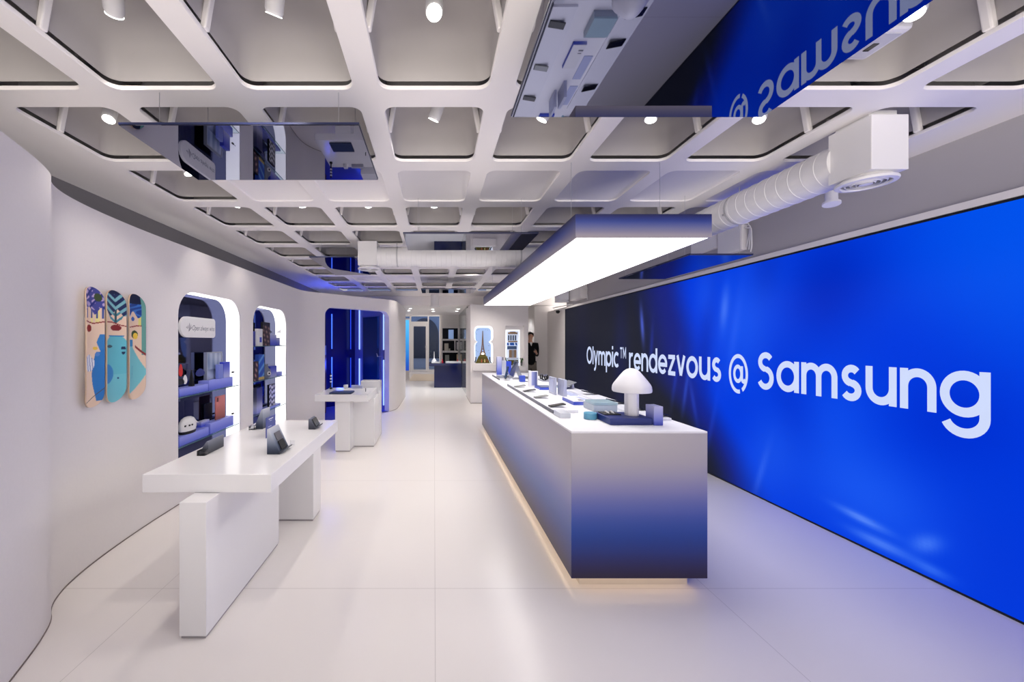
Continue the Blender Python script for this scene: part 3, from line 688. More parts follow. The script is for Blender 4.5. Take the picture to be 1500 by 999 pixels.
# ------------------------------------------------------------------ devices on the near table
SGRAD = [(0.0, (30, 36, 52)), (0.35, (62, 76, 104)), (0.75, (168, 176, 192)), (1.0, (196, 198, 206))]
DGRAD = [(0.0, (40, 42, 52)), (0.6, (88, 92, 106)), (1.0, (120, 124, 138))]
def wedge(loc, rz, L, h, w, lip, grad, gname, label, device):
    """display stand: upright back at local x = 0, slope falling to +x, length along y"""
    t = thing('device_stand', label, 'phone stand', loc, rz, 'device stands on the white table')
    part('stand_body', MB().prism([(0, 0, 0), (w, 0, 0), (w, 0, .012), (.012, 0, h), (0, 0, h)], (0, L, 0)), gradmat(gname, grad, .35), t, bevel=.002)
    s = Vector((w - .012, 0, .012 - h)).normalized(); n = Vector((-s.z, 0, s.x))
    if lip: part('lip', MB().prism([(w - .004, 0, .001), (w + .024, 0, .018), (w + .024, 0, .026), (w - .006, 0, .012)], (0, L, 0)), mat('lip_grey', (74, 76, 88), .4), t)
    a = Vector((w, 0, .012)); 
    if device == 'fold':
        for (u0, u1, mm, nm, nlab) in ((.008, .068, M_DARK, 'phone_half', 'lower half of the folded phone'), (.071, .125, mat('phone_grey', (92, 90, 98), .3), 'phone_half', 'grey upper half of the folded phone')):
            q0 = a - s * u0 + n * .0005; q1 = a - s * u1 + n * .0005
            ph = [q0, q1, q1 + n * .007, q0 + n * .007]
            part(nm, MB().prism([p + Vector((0, .032, 0)) for p in ph], (0, .085, 0)), mm, t, bevel=.003, label=nlab)
    elif device == 'tablet':
        q0 = a - s * .006 + n * .0005; q1 = a - s * .075 + n * .0005
        part('phone', MB().prism([p + Vector((0, .025, 0)) for p in [q0, q1, q1 + n * .007, q0 + n * .007]], (0, .10, 0)), M_DARK, t, bevel=.003)
    return t
ZT = 0.788
wedge((-1.056, 2.413, ZT), 0, .15, .159, .080, True, SGRAD, 'stand_fade', 'tall wedge stand holding a grey folding phone, near right edge of table', 'fold')
wedge((-1.02, 3.10, ZT), 0, .13, .085, .055, True, DGRAD, 'stand_dark_fade', 'small wedge stand with dark phone at the far end of the white table', 'tablet')
wedge((-1.395, 3.25, ZT), math.pi, .14, .158, .07, False, SGRAD, 'stand_fade', 'tall faded wedge stand seen from behind, left of the blue card', 'none')
wedge((-1.43, 2.60, ZT), math.pi, .18, .080, .055, False, DGRAD, 'stand_dark_fade', 'low dark wedge stand seen from behind on the left table edge', 'none')
M_CARD = mat('blue_card', (70, 82, 158), .35); M_INK = mat('white_print', (225, 228, 240), .5)
sc_ = thing('sign_card', 'small blue information card standing behind the tall phone stand', 'sign', (-1.237, 2.81, ZT))
cd_ = part('card', MB().box(-.002, .002, 0, .167, 0, .15), M_CARD, sc_, bevel=.0008)
lines = MB()
for (z, a, b_, h) in ((.128, .045, .12, .007), (.116, .06, .10, .003), (.075, .03, .09, .0035), (.060, .03, .13, .0035), (.052, .03, .12, .003), (.036, .03, .11, .003)): lines.box(.002, .0026, a, b_, z, z + h)
part('print', lines, M_INK, cd_)
M_CLEAR = mat('clear_acrylic', (0.93, 0.94, 0.96), .05, trans=1.0, ior=1.3)
M_FROST = mat('frosted_acrylic', (0.86, 0.88, 0.94), .35, trans=.55, ior=1.35)
g_ = 'clear blocks on the white table'
for (a, c, lab) in (((288, 668), .04, 'clear acrylic block in front of the low dark stand'), ((364, 630), .05, 'clear acrylic block left of the tall stand seen from behind')):
    p = atz(*a, ZT); solo('acrylic_block', MB().box(0, .05, 0, .06, 0, .032), M_CLEAR, lab, 'acrylic block', g_, bevel=.002, base=p)
for (a, lab) in (((425, 652), 'tiny clear tag beside the lip of the tall phone stand'), ((468, 619), 'tiny clear tag beside the small far phone stand')):
    p = atz(*a, ZT); solo('acrylic_tag', MB().box(0, .03, 0, .004, 0, .035), M_CLEAR, lab, 'label holder', 'clear tags on the white table', base=p, bevel=.001)

# things on the second table
ZT2 = .782
p = atz(482, 577.3, ZT2)
tb = thing('tablet', 'dark blue tablet lying on the smaller white table', 'tablet', (-1.29, 5.33, ZT2))
tbb = part('tablet_body', MB().box(-.145, .155, -.11, .12, 0, .022), mat('slate_blue', (50, 62, 92), .6), tb, bevel=.004)
part('tablet_screen', MB().box(-.135, .145, -.10, .11, .022, .0225), mat('slate_glass', (56, 68, 98), .55, spec=.2), tbb)
solo('stylus', MB().lathe([(.006, 0), (.006, .04), (.004, .05)], n=12), mat('pen_grey', (78, 78, 92), .4), 'short grey pen standing on the right of the smaller table', 'pen', base=(-.985, 5.5, ZT2), smooth=True)
solo('white_cube', MB().box(-.03, .03, -.03, .03, 0, .055), M_WHITEM, 'small white cube at the back of the smaller table', 'cube', base=(-1.36, 5.88, ZT2), bevel=.004)
fb = thing('frosted_bar', 'low frosted bar with blue tint at the back of the smaller table', 'acrylic bar', (-1.18, 5.88, ZT2))
part('bar', MB().box(-.09, .09, -.02, .02, 0, .05), M_FROST, fb, bevel=.003); part('core', MB().box(-.06, .07, -.008, .008, .012, .032), M_CARD, fb)
bs = thing('bracelet_stand', 'slim black stand with white rings at the left back of the smaller table', 'stand', (-1.565, 5.80, ZT2))
part('post', MB().lathe([(.022, 0), (.022, .02), (.010, .03), (.010, .235), (.006, .24)], n=16), M_BLACK, bs, True)
for z in (.10, .145, .19): part('ring', MB().lathe([(.012, z), (.017, z + .006), (.017, z + .016), (.012, z + .022)], n=16), M_WHITEM, bs, True)

# ------------------------------------------------------------------ skateboards with a painted pool across the three
def board_rgb(s, t, n):
    """s across one board 0..1, t up 0..1, n board number"""
    c = (236, 208, 184)
    u = n + s
    h = lambda a, b_: (math.sin(a * 12.9898 + b_ * 78.233) * 43758.5453) % 1.0
    if t > .80 + .03 * math.sin(u * 9):                       # dark foliage
        c = [(70, 74, 148), (34, 48, 92), (26, 34, 66)][n]
        if n == 0 and math.sin(s * 11 + 3 * math.sin(t * 31)) * math.cos(t * 62 + 4 * s) > .22: c = (186, 168, 208)
        if n == 0 and math.sin(s * 9 - t * 55 + 1) > .78: c = (44, 52, 128)
        if n == 0 and ((s - .72) / .2) ** 2 + ((t - .915) / .035) ** 2 < 1: c = (62, 78, 52)
        if n == 1:
            a = abs(((s - .5) * 5 + 0) - round((s - .5) * 5)); 
            if math.sin((t - .75) * 90 - abs(s - .5) * 14) > .15: c = (128, 186, 196)
            if t > .965: c = (24, 34, 70)
        if n == 2 and t < .905: c = (30, 66, 146) if math.sin(s * 9 + 5 * math.sin(t * 40)) < .3 else (60, 116, 196)
    elif t > .70:
        if n == 0:
            if .30 < s < .42 or .55 < s < .78: c = (238, 226, 150)
            if math.sin(s * 22) > .6 and t > .74: c = (66, 84, 148)
        if n == 1:
            if math.sin((t - .70) * 110 - abs(s - .5) * 16) > .2 and abs(s - .5) < .18 + (t - .70) * 2.6: c = (70, 140, 158)
            if abs(s - .5) < .05: c = (48, 88, 100)
        if n == 2:
            if s > .60: c = (232, 222, 134) if s < .76 else (88, 150, 148)
            if ((s - .25) / .12) ** 2 + ((t - .76) / .02) ** 2 < 1: c = (60, 100, 180)
    # low wall and pots
    if .665 < t < .72 and abs(t - (.715 - .03 * u / 3 - .012 * math.sin(u * 4))) < .005: c = (150, 48, 52)
    if n == 1 and ((s - .5) / .28) ** 2 + ((t - .665) / .028) ** 2 < 1: c = (128, 40, 44)
    if n == 0 and ((s - .18) / .16) ** 2 + ((t - .655) / .03) ** 2 < 1: c = (140, 42, 40)
    if n == 2:
        if ((s - .36) / .22) ** 2 + ((t - .615) / .038) ** 2 < 1: c = (58, 76, 48)
        if ((s - .42) / .15) ** 2 + ((t - .60) / .03) ** 2 < 1: c = (238, 200, 74)
        if s > .78 and t > .42: c = (104, 160, 152)
        if abs(t - (.56 - .14 * s)) < .012 and s > .4: c = (138, 46, 50)
    # the pool
    edge_top = .60 - .05 * max(0, (u - 1.5)) ** 2 - .10 * max(0, 1.0 - u) ** 1.5
    if n == 0:
        lim = .86 - .50 * math.sin(max(0, min(1, (.58 - t) / .62)) * math.pi) ** 1.2 if t < .46 else .62 + .2 * abs(t - .54) / .08
        if s > lim and .05 < t < .61: c = (52, 122, 194) if t < .48 else (60, 130, 196)
        if ((s - .55) / .14) ** 2 + ((t - .49) / .014) ** 2 < 1: c = (236, 196, 80)
        if ((s - .66) / .12) ** 2 + ((t - .44) / .016) ** 2 < 1: c = (92, 138, 206)
        if ((s - .22) / .30) ** 2 + ((t - .37) / .07) ** 2 < 1 and t < .47 - .16 * s: c = (232, 232, 238) if math.sin(s * 40 + t * 30) < .6 else (132, 140, 190)
    elif n == 1:
        if t < .60 - .05 * (abs(s - .5) * 2) ** 3: c = (104, 190, 206) if t > .25 else (118, 198, 212)
        if t > .585 and t < .60: c = (40, 128, 190) if abs(s - .5) < .4 else c
        if (s / .38) ** 2 + ((t - .26) / .085) ** 2 < 1: c = (64, 140, 202)
        if ((s - .62) / .05) ** 2 + ((t - .215) / .008) ** 2 < 1: c = (26, 60, 120)
        if ((s - .86) / .10) ** 2 + ((t - .47) / .045) ** 2 < 1 and math.sin(t * 120) > -.3: c = (40, 56, 92)
        if ((s - .16) / .16) ** 2 + ((t - .50) / .012) ** 2 < 1: c = (60, 84, 100)
    else:
        lim = .50 - .12 * s - .05 * math.sin(s * 3)
        if t < .54 and t < .56 - .28 * s + .0 and t > .06 + .11 * s ** 2 + .06 * s: c = (120, 196, 206)
        if s < .25 and .50 < t < .565: c = (60, 136, 192)
        if abs(s - .18 - .3 * (t - .2)) < .015 and .2 < t < .32: c = (96, 170, 190)
    if n == 0 and t < .16 and abs((t - .08) - (s - .4) * .12) < .004: c = (84, 76, 74)
    return c
M_PIC = attrmat('painted_deck', rough=.35); M_PLY = mat('maple_ply', (214, 186, 160), .5)
def skateboard(n, xw, px0, px1, pyt, pyb, label):
    y0, y1 = F * xw / (px0 - CX), F * xw / (px1 - CX)
    px = (px0 + px1) / 2; zt = EYE + (CY - pyt) * xw / (px - CX); zb = EYE + (CY - pyb) * xw / (px - CX)
    w = y1 - y0; h = zt - zb; ns, nt_ = 44, 190
    t = thing('skateboard_deck', label, 'skateboard', (xw + .02, (y0 + y1) / 2, (zt + zb) / 2), 0, 'painted skateboard decks on the wall')
    r = w / 2
    def half(q):  # half width at height 0..h
        e = min(q, h - q)
        rr = r * 1.25
        return (w / 2) * (math.sqrt(max(0.0, 1 - ((rr - e) / rr) ** 2)) if e < rr else 1.0)
    def xo(a, q):
        e = min(q, h - q); return .012 * (2 * a / w) ** 2 + (.05 * (max(0, .13 - e) / .13) ** 2) * -.35
    vs = []; uv = []
    for layer in (0, 1):
        for j in range(nt_ + 1):
            q = h * j / nt_; q = min(max(q, .0006), h - .0006); hw = half(q)
            for i in range(ns + 1):
                a = -hw + 2 * hw * i / ns
                vs.append((xo(a, q) + (.004 if layer == 0 else -.008), a, q - h / 2)); uv.append((a / w + .5, q / h))
    N = (nt_ + 1) * (ns + 1); fs = []; mi = []
    idx = lambda l, j, i: l * N + j * (ns + 1) + i
    for j in range(nt_):
        for i in range(ns):
            fs.append((idx(0, j, i), idx(0, j, i + 1), idx(0, j + 1, i + 1), idx(0, j + 1, i))); mi.append(0)
            fs.append((idx(1, j, i), idx(1, j + 1, i), idx(1, j + 1, i + 1), idx(1, j, i + 1))); mi.append(1)
        for i in (0, ns): fs.append((idx(0, j, i), idx(0, j + 1, i), idx(1, j + 1, i), idx(1, j, i))); mi.append(1)
    for j in (0, nt_):
        for i in range(ns): fs.append((idx(0, j, i), idx(0, j, i + 1), idx(1, j, i + 1), idx(1, j, i))); mi.append(1)
    me = bpy.data.meshes.new('deck'); me.from_pydata(vs, [], fs); me.materials.append(M_PIC); me.materials.append(M_PLY)
    for p, m_ in zip(me.polygons, mi): p.material_index = m_; p.use_smooth = True
    cl = me.color_attributes.new('picture', 'FLOAT_COLOR', 'POINT')
    for k, (s, q) in enumerate(uv): cl.data[k].color = (*l255(board_rgb(1 - (1 - s) if True else s, q, n)), 1)
    bm = bmesh.new(); bm.from_mesh(me); bmesh.ops.recalc_face_normals(bm, faces=bm.faces); bm.to_mesh(me); bm.free()
    link('deck', me, t)
    part('wall_mount', MB().box(-.034, -.006, -.03, .03, .16, .20).box(-.034, -.006, -.03, .03, -.2, -.16), M_WHITEM, t)
skateboard(0, -2.258, 118.8, 145.8, 420, 597, 'left skateboard deck of three, tan with yellow trunks and a blue sliver')
skateboard(1, -2.290, 149.5, 178.5, 425, 589.5, 'middle skateboard deck of three, palm in red pot over turquoise pool')
skateboard(2, -2.308, 183.0, 207.2, 430.5, 585, 'right skateboard deck of three, navy top and pale turquoise pool corner')

# ------------------------------------------------------------------ things in the two lit niches (all stand on glass shelves)
BG = [(0.0, (52, 72, 214)), (0.5, (104, 118, 222)), (1.0, (212, 214, 236))]
BGR = [(0.0, (206, 210, 238)), (0.5, (92, 106, 220)), (1.0, (38, 52, 190))]
M_BG = gradmat('block_fade', BG, .4); M_BGR = gradmat('block_fade_down', BGR, .4); M_PL = gradmat('plinth_fade', [(0, (104, 118, 228)), (1, (146, 156, 240))], .4)
def ny_(px, x=-2.42): return F * x / (px - CX)
def nitem(name, px0, px1, z, h, m, label, cat, group=None, x0=-2.47, x1=-2.40, bevel=.003):
    ya_, yb3 = ny_(px0, x1), ny_(px1, x1)
    return solo(name, MB().box(x0 - x1, 0, 0, yb3 - ya_, 0, h), m, label, cat, group, bevel=bevel, base=(x1, ya_, z))
S1, S2 = .9805, .5145
nitem('blue_plinth', 263, 305, S1, .075, M_PL, 'low blue plinth on the upper shelf holding the leaf mobile', 'display plinth', 'blue plinths', -2.50, -2.385)
nitem('blue_plinth', 306, 341, S1, .105, M_PL, 'blue plinth on the upper shelf holding the framed print', 'display plinth', 'blue plinths', -2.50, -2.385)
nitem('blue_plinth', 263, 306, S2, .085, M_PL, 'low blue plinth under the white helmet', 'display plinth', 'blue plinths', -2.50, -2.385)
nitem('blue_plinth', 308, 342, S2, .11, M_PL, 'blue plinth under the coral coloured phone', 'display plinth', 'blue plinths', -2.50, -2.385)
nitem('fade_block', 295, 307, S2 + .0855, .06, M_BG, 'small pale blue block beside the white helmet', 'block', 'gradient blocks', -2.49, -2.44)
fp = thing('framed_print', 'silver framed print of a grey blue view on the upper shelf', 'picture', (-2.44, ny_(303, -2.44), S1 + .1055))
wf = ny_(326, -2.44) - ny_(303, -2.44)
part('frame', MB().box(-.035, 0, 0, wf, 0, .012).box(-.035, 0, 0, wf, .288, .30).box(-.035, 0, 0, .012, .012, .288).box(-.035, 0, wf - .012, wf, .012, .288), mat('frame_silver', (176, 182, 196), .3, .6), fp)
def vcol(mb, fn, name, m, parent, world=False):
    o_ = part(name, mb, m, parent, world=world); c_ = o_.data.color_attributes.new('picture', 'FLOAT_COLOR', 'POINT')
    for k, v in enumerate(o_.data.vertices): c_.data[k].color = (*l255(fn(v.co)), 1)
    return o_
def sheet(y0, y1, z0, z1, x, n=14, m=18):
    mb = MB(); mb.v = [(x, y0 + (y1 - y0) * i / n, z0 + (z1 - z0) * j / m) for i in range(n + 1) for j in range(m + 1)]
    mb.f = [[i * (m + 1) + j, (i + 1) * (m + 1) + j, (i + 1) * (m + 1) + j + 1, i * (m + 1) + j + 1] for i in range(n) for j in range(m)]; mb.mi = [0] * len(mb.f); return mb
def pr_fn(p):
    a = math.sin(p.y * 70 + 1) * .5 + .5; b_ = math.sin(p.z * 23 + p.y * 9) * .5 + .5
    return mixc((120, 140, 176), (206, 214, 230), .55 * a + .45 * b_) if p.z > .11 else mixc((56, 70, 110), (180, 190, 214), b_)
bd_ = part('board', MB().box(-.03, -.012, .012, wf - .012, .012, .288), M_NAVY, fp)
vcol(sheet(.012, wf - .012, .012, .288, -.011), pr_fn, 'print', attrmat('printed', rough=.3), bd_)
nitem('fade_block', 328, 337, S1 + .1055, .18, M_BGR, 'tall gradient block next to the framed print', 'block', 'gradient blocks', -2.45, -2.40)
nitem('fade_block', 320, 327, S1 + .1055, .16, mat('pale_blue_block', (122, 136, 214), .3), 'slim blue block in front of the framed print', 'block', 'gradient blocks', -2.425, -2.39)
# mobile with leaf plates
lm = thing('leaf_mobile', 'small black stand with red, white and blue leaf shaped plates', 'ornament', (-2.43, ny_(280.5, -2.43), S1 + .0755))
part('stand_post', MB().loft([[(-.02, -.02, 0), (.02, -.02, 0), (.02, .02, 0), (-.02, .02, 0)], [(-.004, -.004, .16), (.004, -.004, .16), (.004, .004, .16), (-.004, .004, .16)]]), M_BLACK, lm)
part('wire', MB().tube([(0, -.16, .21), (0, -.06, .165), (0, 0, .16), (0, .07, .155), (0, .16, .13)], .0022, 6).tube([(0, -.11, .185), (0, -.12, .11)], .0022, 6), M_BLACK, lm)
def leaf(c, ry, rz, m, nm, lab):
    pts = [(c[0], c[1] + ry * math.cos(a) * (1 - .25 * math.sin(a)), c[2] + rz * math.sin(a)) for a in [2 * math.pi * k / 22 for k in range(22)]]
    part(nm, MB().prism(pts, (.003, 0, 0)), m, lm, label=lab)
leaf((0, -.165, .17), .028, .06, mat('red_plate', (206, 42, 36), .4), 'leaf_plate', 'red leaf plate'); leaf((0, -.10, .075), .03, .045, M_WHITEM, 'leaf_plate', 'white leaf plate'); leaf((0, .14, .125), .075, .04, mat('blue_plate', (34, 44, 116), .4), 'leaf_plate', 'dark blue leaf plate')
leaf((0, -.17, .06), .06, .03, M_BLACK, 'leaf_plate', 'black leaf plate')
# helmet
hm = thing('helmet', 'white sports helmet with black inner rim on the lower shelf', 'helmet', (-2.435, ny_(277, -2.42), S2 + .0855))
pf = [(.082, .028), (.088, .055), (.088, .085), (.080, .115), (.062, .142), (.036, .158), (.004, .164)]
hmb = MB().lathe(pf, n=32, cap0=False); hmb.v = [(p[0] * .62, p[1] * 1.30, p[2]) for p in hmb.v]
shl = part('shell', hmb, mat('helmet_white', (0.85, 0.84, 0.84), .25), hm, True)
rm = MB().lathe([(.080, .0), (.086, .012), (.084, .030), (.070, .034)], n=32); rm.v = [(p[0] * .60, p[1] * 1.27, p[2]) for p in rm.v]
part('inner_rim', rm, M_BLACK, hm, True, label='black inner rim')
for k, y in enumerate((-.085, -.045, -.012)):
    xv = .088 * .62 * math.sqrt(max(0, 1 - (y / (.088 * 1.3)) ** 2))
    part('vent', MB().box(xv - .006, xv + .0025, y - .011, y + .011, .076, .092), M_BLACK, shl, bevel=.002)
ridge = MB()
for k in range(3): ridge.tube([(.03 - .01 * k, .02 + .02 * k, .135 - .01 * k), (.045 - .008 * k, .06 + .012 * k, .11 - .012 * k), (.05 - .01 * k, .09 + .008 * k, .085)], .003, 8)
part('ridge', ridge, mat('helmet_white'), shl, True)
cph = thing('coral_phone', 'upright coral coloured phone on the lower shelf', 'phone', (-2.43, ny_(316, -2.43), S2 + .1105))
wc = ny_(330, -2.43) - ny_(316, -2.43)
pbk = part('phone_back', MB().box(-.012, 0, 0, wc, 0, .262), gradmat('coral_fade', [(0, (146, 74, 60)), (.5, (196, 110, 104)), (1, (222, 132, 134))], .3), cph, bevel=.004)
part('camera_bump', MB().box(-.0005, .004, .02, .05, .20, .245), mat('coral_dark', (110, 50, 52), .3), pbk, bevel=.002)
nitem('navy_block', 300, 311, S2, .30, mat('deep_navy', (12, 14, 44), .2), 'tall dark navy block behind the lower plinths', 'block', None, -2.522, -2.505)
# pill sign
ps = thing('pill_sign', 'white pill shaped sign with handwriting near the top of the first niche', 'sign', (-2.45, ny_(291, -2.42), 1.645))
yA, yB_ = ny_(264.8, -2.42) - ny_(291, -2.42), ny_(315.5, -2.42) - ny_(291, -2.42)
pl_ = rrect(yA, yB_, -.103, .103, [.035, .103, .103, .035], 10)
spn = part('sign_panel', MB().loft([[(.004, y, z) for y, z in pl_], [(.028, y, z) for y, z in pl_], [(.03, y * .995, z * .985) for y, z in pl_]]), mat('sign_white', (0.88, 0.87, 0.88), .35), ps, True)
def text_mesh(txt, size, shear=0.0):
    cu = bpy.data.curves.new('t', 'FONT'); cu.body = txt; cu.size = size; cu.shear = shear
    to = bpy.data.objects.new('t', cu); COL.objects.link(to)
    dg = bpy.context.evaluated_depsgraph_get(); me = bpy.data.meshes.new_from_object(to.evaluated_get(dg))
    mb = MB(); mb.add([tuple(v.co) for v in me.vertices], [tuple(p.vertices) for p in me.polygons])
    bpy.data.objects.remove(to); bpy.data.curves.remove(cu); bpy.data.meshes.remove(me); return mb
tm = text_mesh('Open always wins', .075, .35)
wmax = max(v[0] for v in tm.v); sc = (yB_ - yA) * .68 / wmax
tm.v = [(.0305, yA + (yB_ - yA) * .29 + v[0] * sc, -.03 + v[1]) for v in tm.v]
bl = MB()
for (y, z0, z1) in ((0, -.045, .045), (-.022, -.02, .022), (.02, -.03, .03), (-.038, -.005, .008), (.036, -.012, .006)):
    q = yA + (yB_ - yA) * .22 + y
    bl.prism([(.0305, q - .010, z0), (.0305, q + .004, z0 + .01), (.0305, q + .006, z1), (.0305, q - .002, z1 - .02)], (.0005, 0, 0))
part('handwriting', tm, mat('sign_ink', (112, 114, 130), .5), spn); part('sign_mark', bl, mat('sign_ink'), spn)
tg = MB().tube([(-2.385, ny_(342, -2.385), 1.19), (-2.36, ny_(350, -2.385) - .01, 1.19)], .003, 8)
for (z, lab, py) in ((1.135, 'tiny black peg on the right side of the upper niche shelf', 0), (.64, 'tiny black peg on the right side of the lower niche shelf', 0)):
    y1 = N1[1]
    solo('wall_peg', MB().tube([(0, 0, 0), (0, -.05, 0)], .003, 8).tube([(0, -.05, 0), (0, -.075, 0)], .011, 10), M_BLACK, lab, 'peg', 'pegs in the niche', base=(-2.41, y1 - .0005, z))

part('standoff', MB().tube([(-.074, yA * .5, 0), (.006, yA * .5, 0)], .01, 12).tube([(-.074, yB_ * .6, 0), (.006, yB_ * .6, 0)], .01, 12), M_STEEL, ps, True)
# second niche
T1, T2, T3 = 1.4415, .9725, .5205
def n2(name, px0, px1, z, h, m, label, cat, group=None, x0=-2.47, x1=-2.40, bevel=.003): return nitem(name, px0, px1, z, h, m, label, cat, group, x0, x1, bevel)
n2('fade_block', 371.8, 375.3, T1, .20, mat('dim_blue', (44, 52, 150), .3), 'dim blue block at the left end of the top shelf', 'block', 'gradient blocks', -2.50, -2.44)
bx = thing('white_carton', 'slim white carton with blue window on the top shelf', 'carton', (-2.40, ny_(378.4, -2.40), T1))
w_ = ny_(384.8, -2.40) - ny_(378.4, -2.40); ct_ = part('carton', MB().box(-.05, 0, 0, w_, 0, .235), M_WHITEM, bx, bevel=.002); part('window', MB().box(0, .001, .04, w_ - .03, .05, .12), mat('carton_blue', (48, 70, 196), .4), ct_)
def photo(name, px0, px1, z, h, fn, edge, label, cat='book', x=-2.40, dp=.03):
    t = thing(name, label, cat, (x, ny_(px0, x), z), 0, 'books and pictures in the second niche'); w = ny_(px1, x) - ny_(px0, x)
    cv_ = part('cover', MB().box(-dp, 0, 0, w, 0, h), edge, t, bevel=.0015); vcol(sheet(.003, w - .003, .003, h - .003, .0008, 12, 24), fn, 'cover_picture', attrmat('printed'), cv_)
def f1(p): a = math.sin(p.y * 41 + p.z * 63) * math.sin(p.z * 37 - p.y * 23); return mixc((58, 40, 40), (206, 170, 150), max(0, a)) if p.z < .28 else (34, 28, 36)
def f2(p): a = math.sin(p.y * 31 - p.z * 47); return mixc((30, 84, 190), (116, 176, 226), max(0, a)) if p.z > .04 else (220, 190, 90)
def f3(p): a = math.sin(p.y * 53 + p.z * 31) * math.cos(p.z * 44); return mixc((50, 34, 36), (226, 176, 150), max(0, a))
def f4(p): return (240, 240, 240) if (math.sin(p.y * 95) * math.sin(p.z * 88 + 9 * math.sin(p.y * 50)) > .05) else (26, 26, 32)
photo('photo_book', 385.2, 395.6, T1, .335, f1, M_BLACK, 'tall dark picture book standing on the top shelf')
n2('fade_block', 396.2, 405, T1, .165, M_BG, 'gradient blue block right of the dark picture book', 'block', 'gradient blocks')
n2('fade_block', 405.3, 410, T1, .12, M_BG, 'smaller gradient block at the right of the top shelf', 'block', 'gradient blocks')
wl = thing('paper_bird', 'white folded paper shape perched at the right of the top shelf', 'ornament', (-2.43, ny_(411, -2.43), T1))
part('paper_wing', MB().add([(0, -.16, .20), (0, .02, .26), (.02, .16, .17), (-.05, .02, .21), (-.02, -.02, .20)], [(0, 1, 3), (1, 2, 3), (0, 3, 4), (1, 4, 0), (1, 2, 4), (3, 2, 4)]), M_WHITEM, wl)
part('stem', MB().tube([(-.01, .02, 0), (-.01, .02, .21)], .004, 8).lathe([(.03, 0), (.03, .006)], (-.01, .02, 0), 16), M_STEEL, wl, True)
photo('photo_book', 371.9, 378.6, T2, .26, f3, M_BLACK, 'brown and pink picture book at the left of the middle shelf')
photo('photo_book', 378.8, 387.3, T2, .35, f2, mat('book_blue', (28, 74, 176), .4), 'bright blue picture book on the middle shelf', dp=.05)
vs_ = thing('vase', 'round grey vase with a dark eye on the middle shelf', 'vase', (-2.42, ny_(391.8, -2.40), T2))
vb_ = part('vase_body', MB().lathe([(.035, 0), (.055, .02), (.068, .07), (.060, .12), (.030, .155), (.022, .19), (.028, .205), (.022, .205), (.016, .18)], n=26), mat('vase_grey', (126, 132, 150), .35), vs_, True)
part('eye', MB().tube([(.052, -.035, .075), (.064, -.042, .075)], .028, 18), M_WHITEM, vb_, True); part('pupil', MB().tube([(.062, -.041, .075), (.066, -.044, .075)], .012, 14), M_BLACK, vb_, True)
n2('fade_block', 396.2, 405.3, T2, .165, M_BGR, 'gradient blue block right of the round vase', 'block', 'gradient blocks')
n2('fade_block', 405.6, 413.2, T2, .06, M_PL, 'low blue block at the right of the middle shelf', 'block', 'gradient blocks')
n2('fade_block', 375.8, 384.6, T3, .35, gradmat('tall_block_fade', [(0, (120, 130, 226)), (.25, (206, 208, 236)), (.5, (24, 28, 88)), (1, (18, 22, 76))], .3), 'tall navy block with pale foot on the lowest shelf', 'block', 'gradient blocks')
photo('photo_book', 394.4, 403.4, T3 + .0305, .32, f4, M_BLACK, 'black and white patterned book on the lowest shelf')
n2('blue_plinth', 386, 411, T3, .03, M_PL, 'flat blue plinth under the patterned book', 'display plinth', 'blue plinths', -2.50, -2.385)
bk_ = thing('flat_book', 'white book lying open at the bottom of the second niche', 'book', (-2.44, ny_(375, -2.42), NB + .0005))
part('pages', MB().box(-.06, .06, -.10, .12, .002, .03), M_WHITEM, bk_, bevel=.004); part('book_cover', MB().box(-.065, .065, -.105, .125, 0, .004), M_NAVY, bk_)

# ------------------------------------------------------------------ blue booth behind the doorway
def on_line(px, a, b):
    t = (px - CX) / F; d = (Vector(b) - Vector(a)).normalized(); s = (a[0] - t * a[1]) / (t * d.y - d.x); return Vector(a) + d * s
PA, PB, PC = (-1.03, 8.33), (-1.93, 9.31), (-2.79, 8.37)
M_BOOTH = mat('booth_navy', (10, 14, 84), .18); M_BPAN = mat('booth_lavender', (112, 118, 168), .35)
def slab_between(mb, a, b, z0, z1, th, off=0.0):
    a, b = Vector(a), Vector(b); d = (b - a).normalized(); n = Vector((-d.y, d.x))
    if n.dot(-(a + b) / 2) < 0: n = -n          # towards the camera
    f = [a + n * (off + th), b + n * (off + th), b + n * off, a + n * off]
    mb.loft([[(p.x, p.y, z0) for p in f], [(p.x, p.y, z1) for p in f]]); return n
bw = MB(); slab_between(bw, PB, PC, 0, 2.36, .05, -.05); struct('wall_booth', bw, M_BOOTH)
bw = MB(); slab_between(bw, PA, PB, 0, 2.36, .05, -.05); struct('wall_booth.001', bw, M_BPAN)
bf = MB().loft([[(p[0], p[1], .0005) for p in ((-1.0, 8.26), PB, PC, (-2.79, 7.0), (-2.20, 7.06))], [(p[0], p[1], .004) for p in ((-1.0, 8.26), PB, PC, (-2.79, 7.0), (-2.20, 7.06))]])
struct('floor_booth', bf, mat('booth_floor', (96, 104, 190), .25))  # white floor, the blue light of the booth put into its colour
M_LED = mat('blue_tube', (1, 1, 1), .5, emit=(0.055, 0.15, 1.0), es=2.0)
M_LED2 = mat('blue_tube_dim', (1, 1, 1), .5, emit=(0.02, 0.07, 0.9), es=1.2)
M_LED3 = mat('blue_tube_bright', (1, 1, 1), .5, emit=(0.30, 0.45, 1.0), es=1.7)
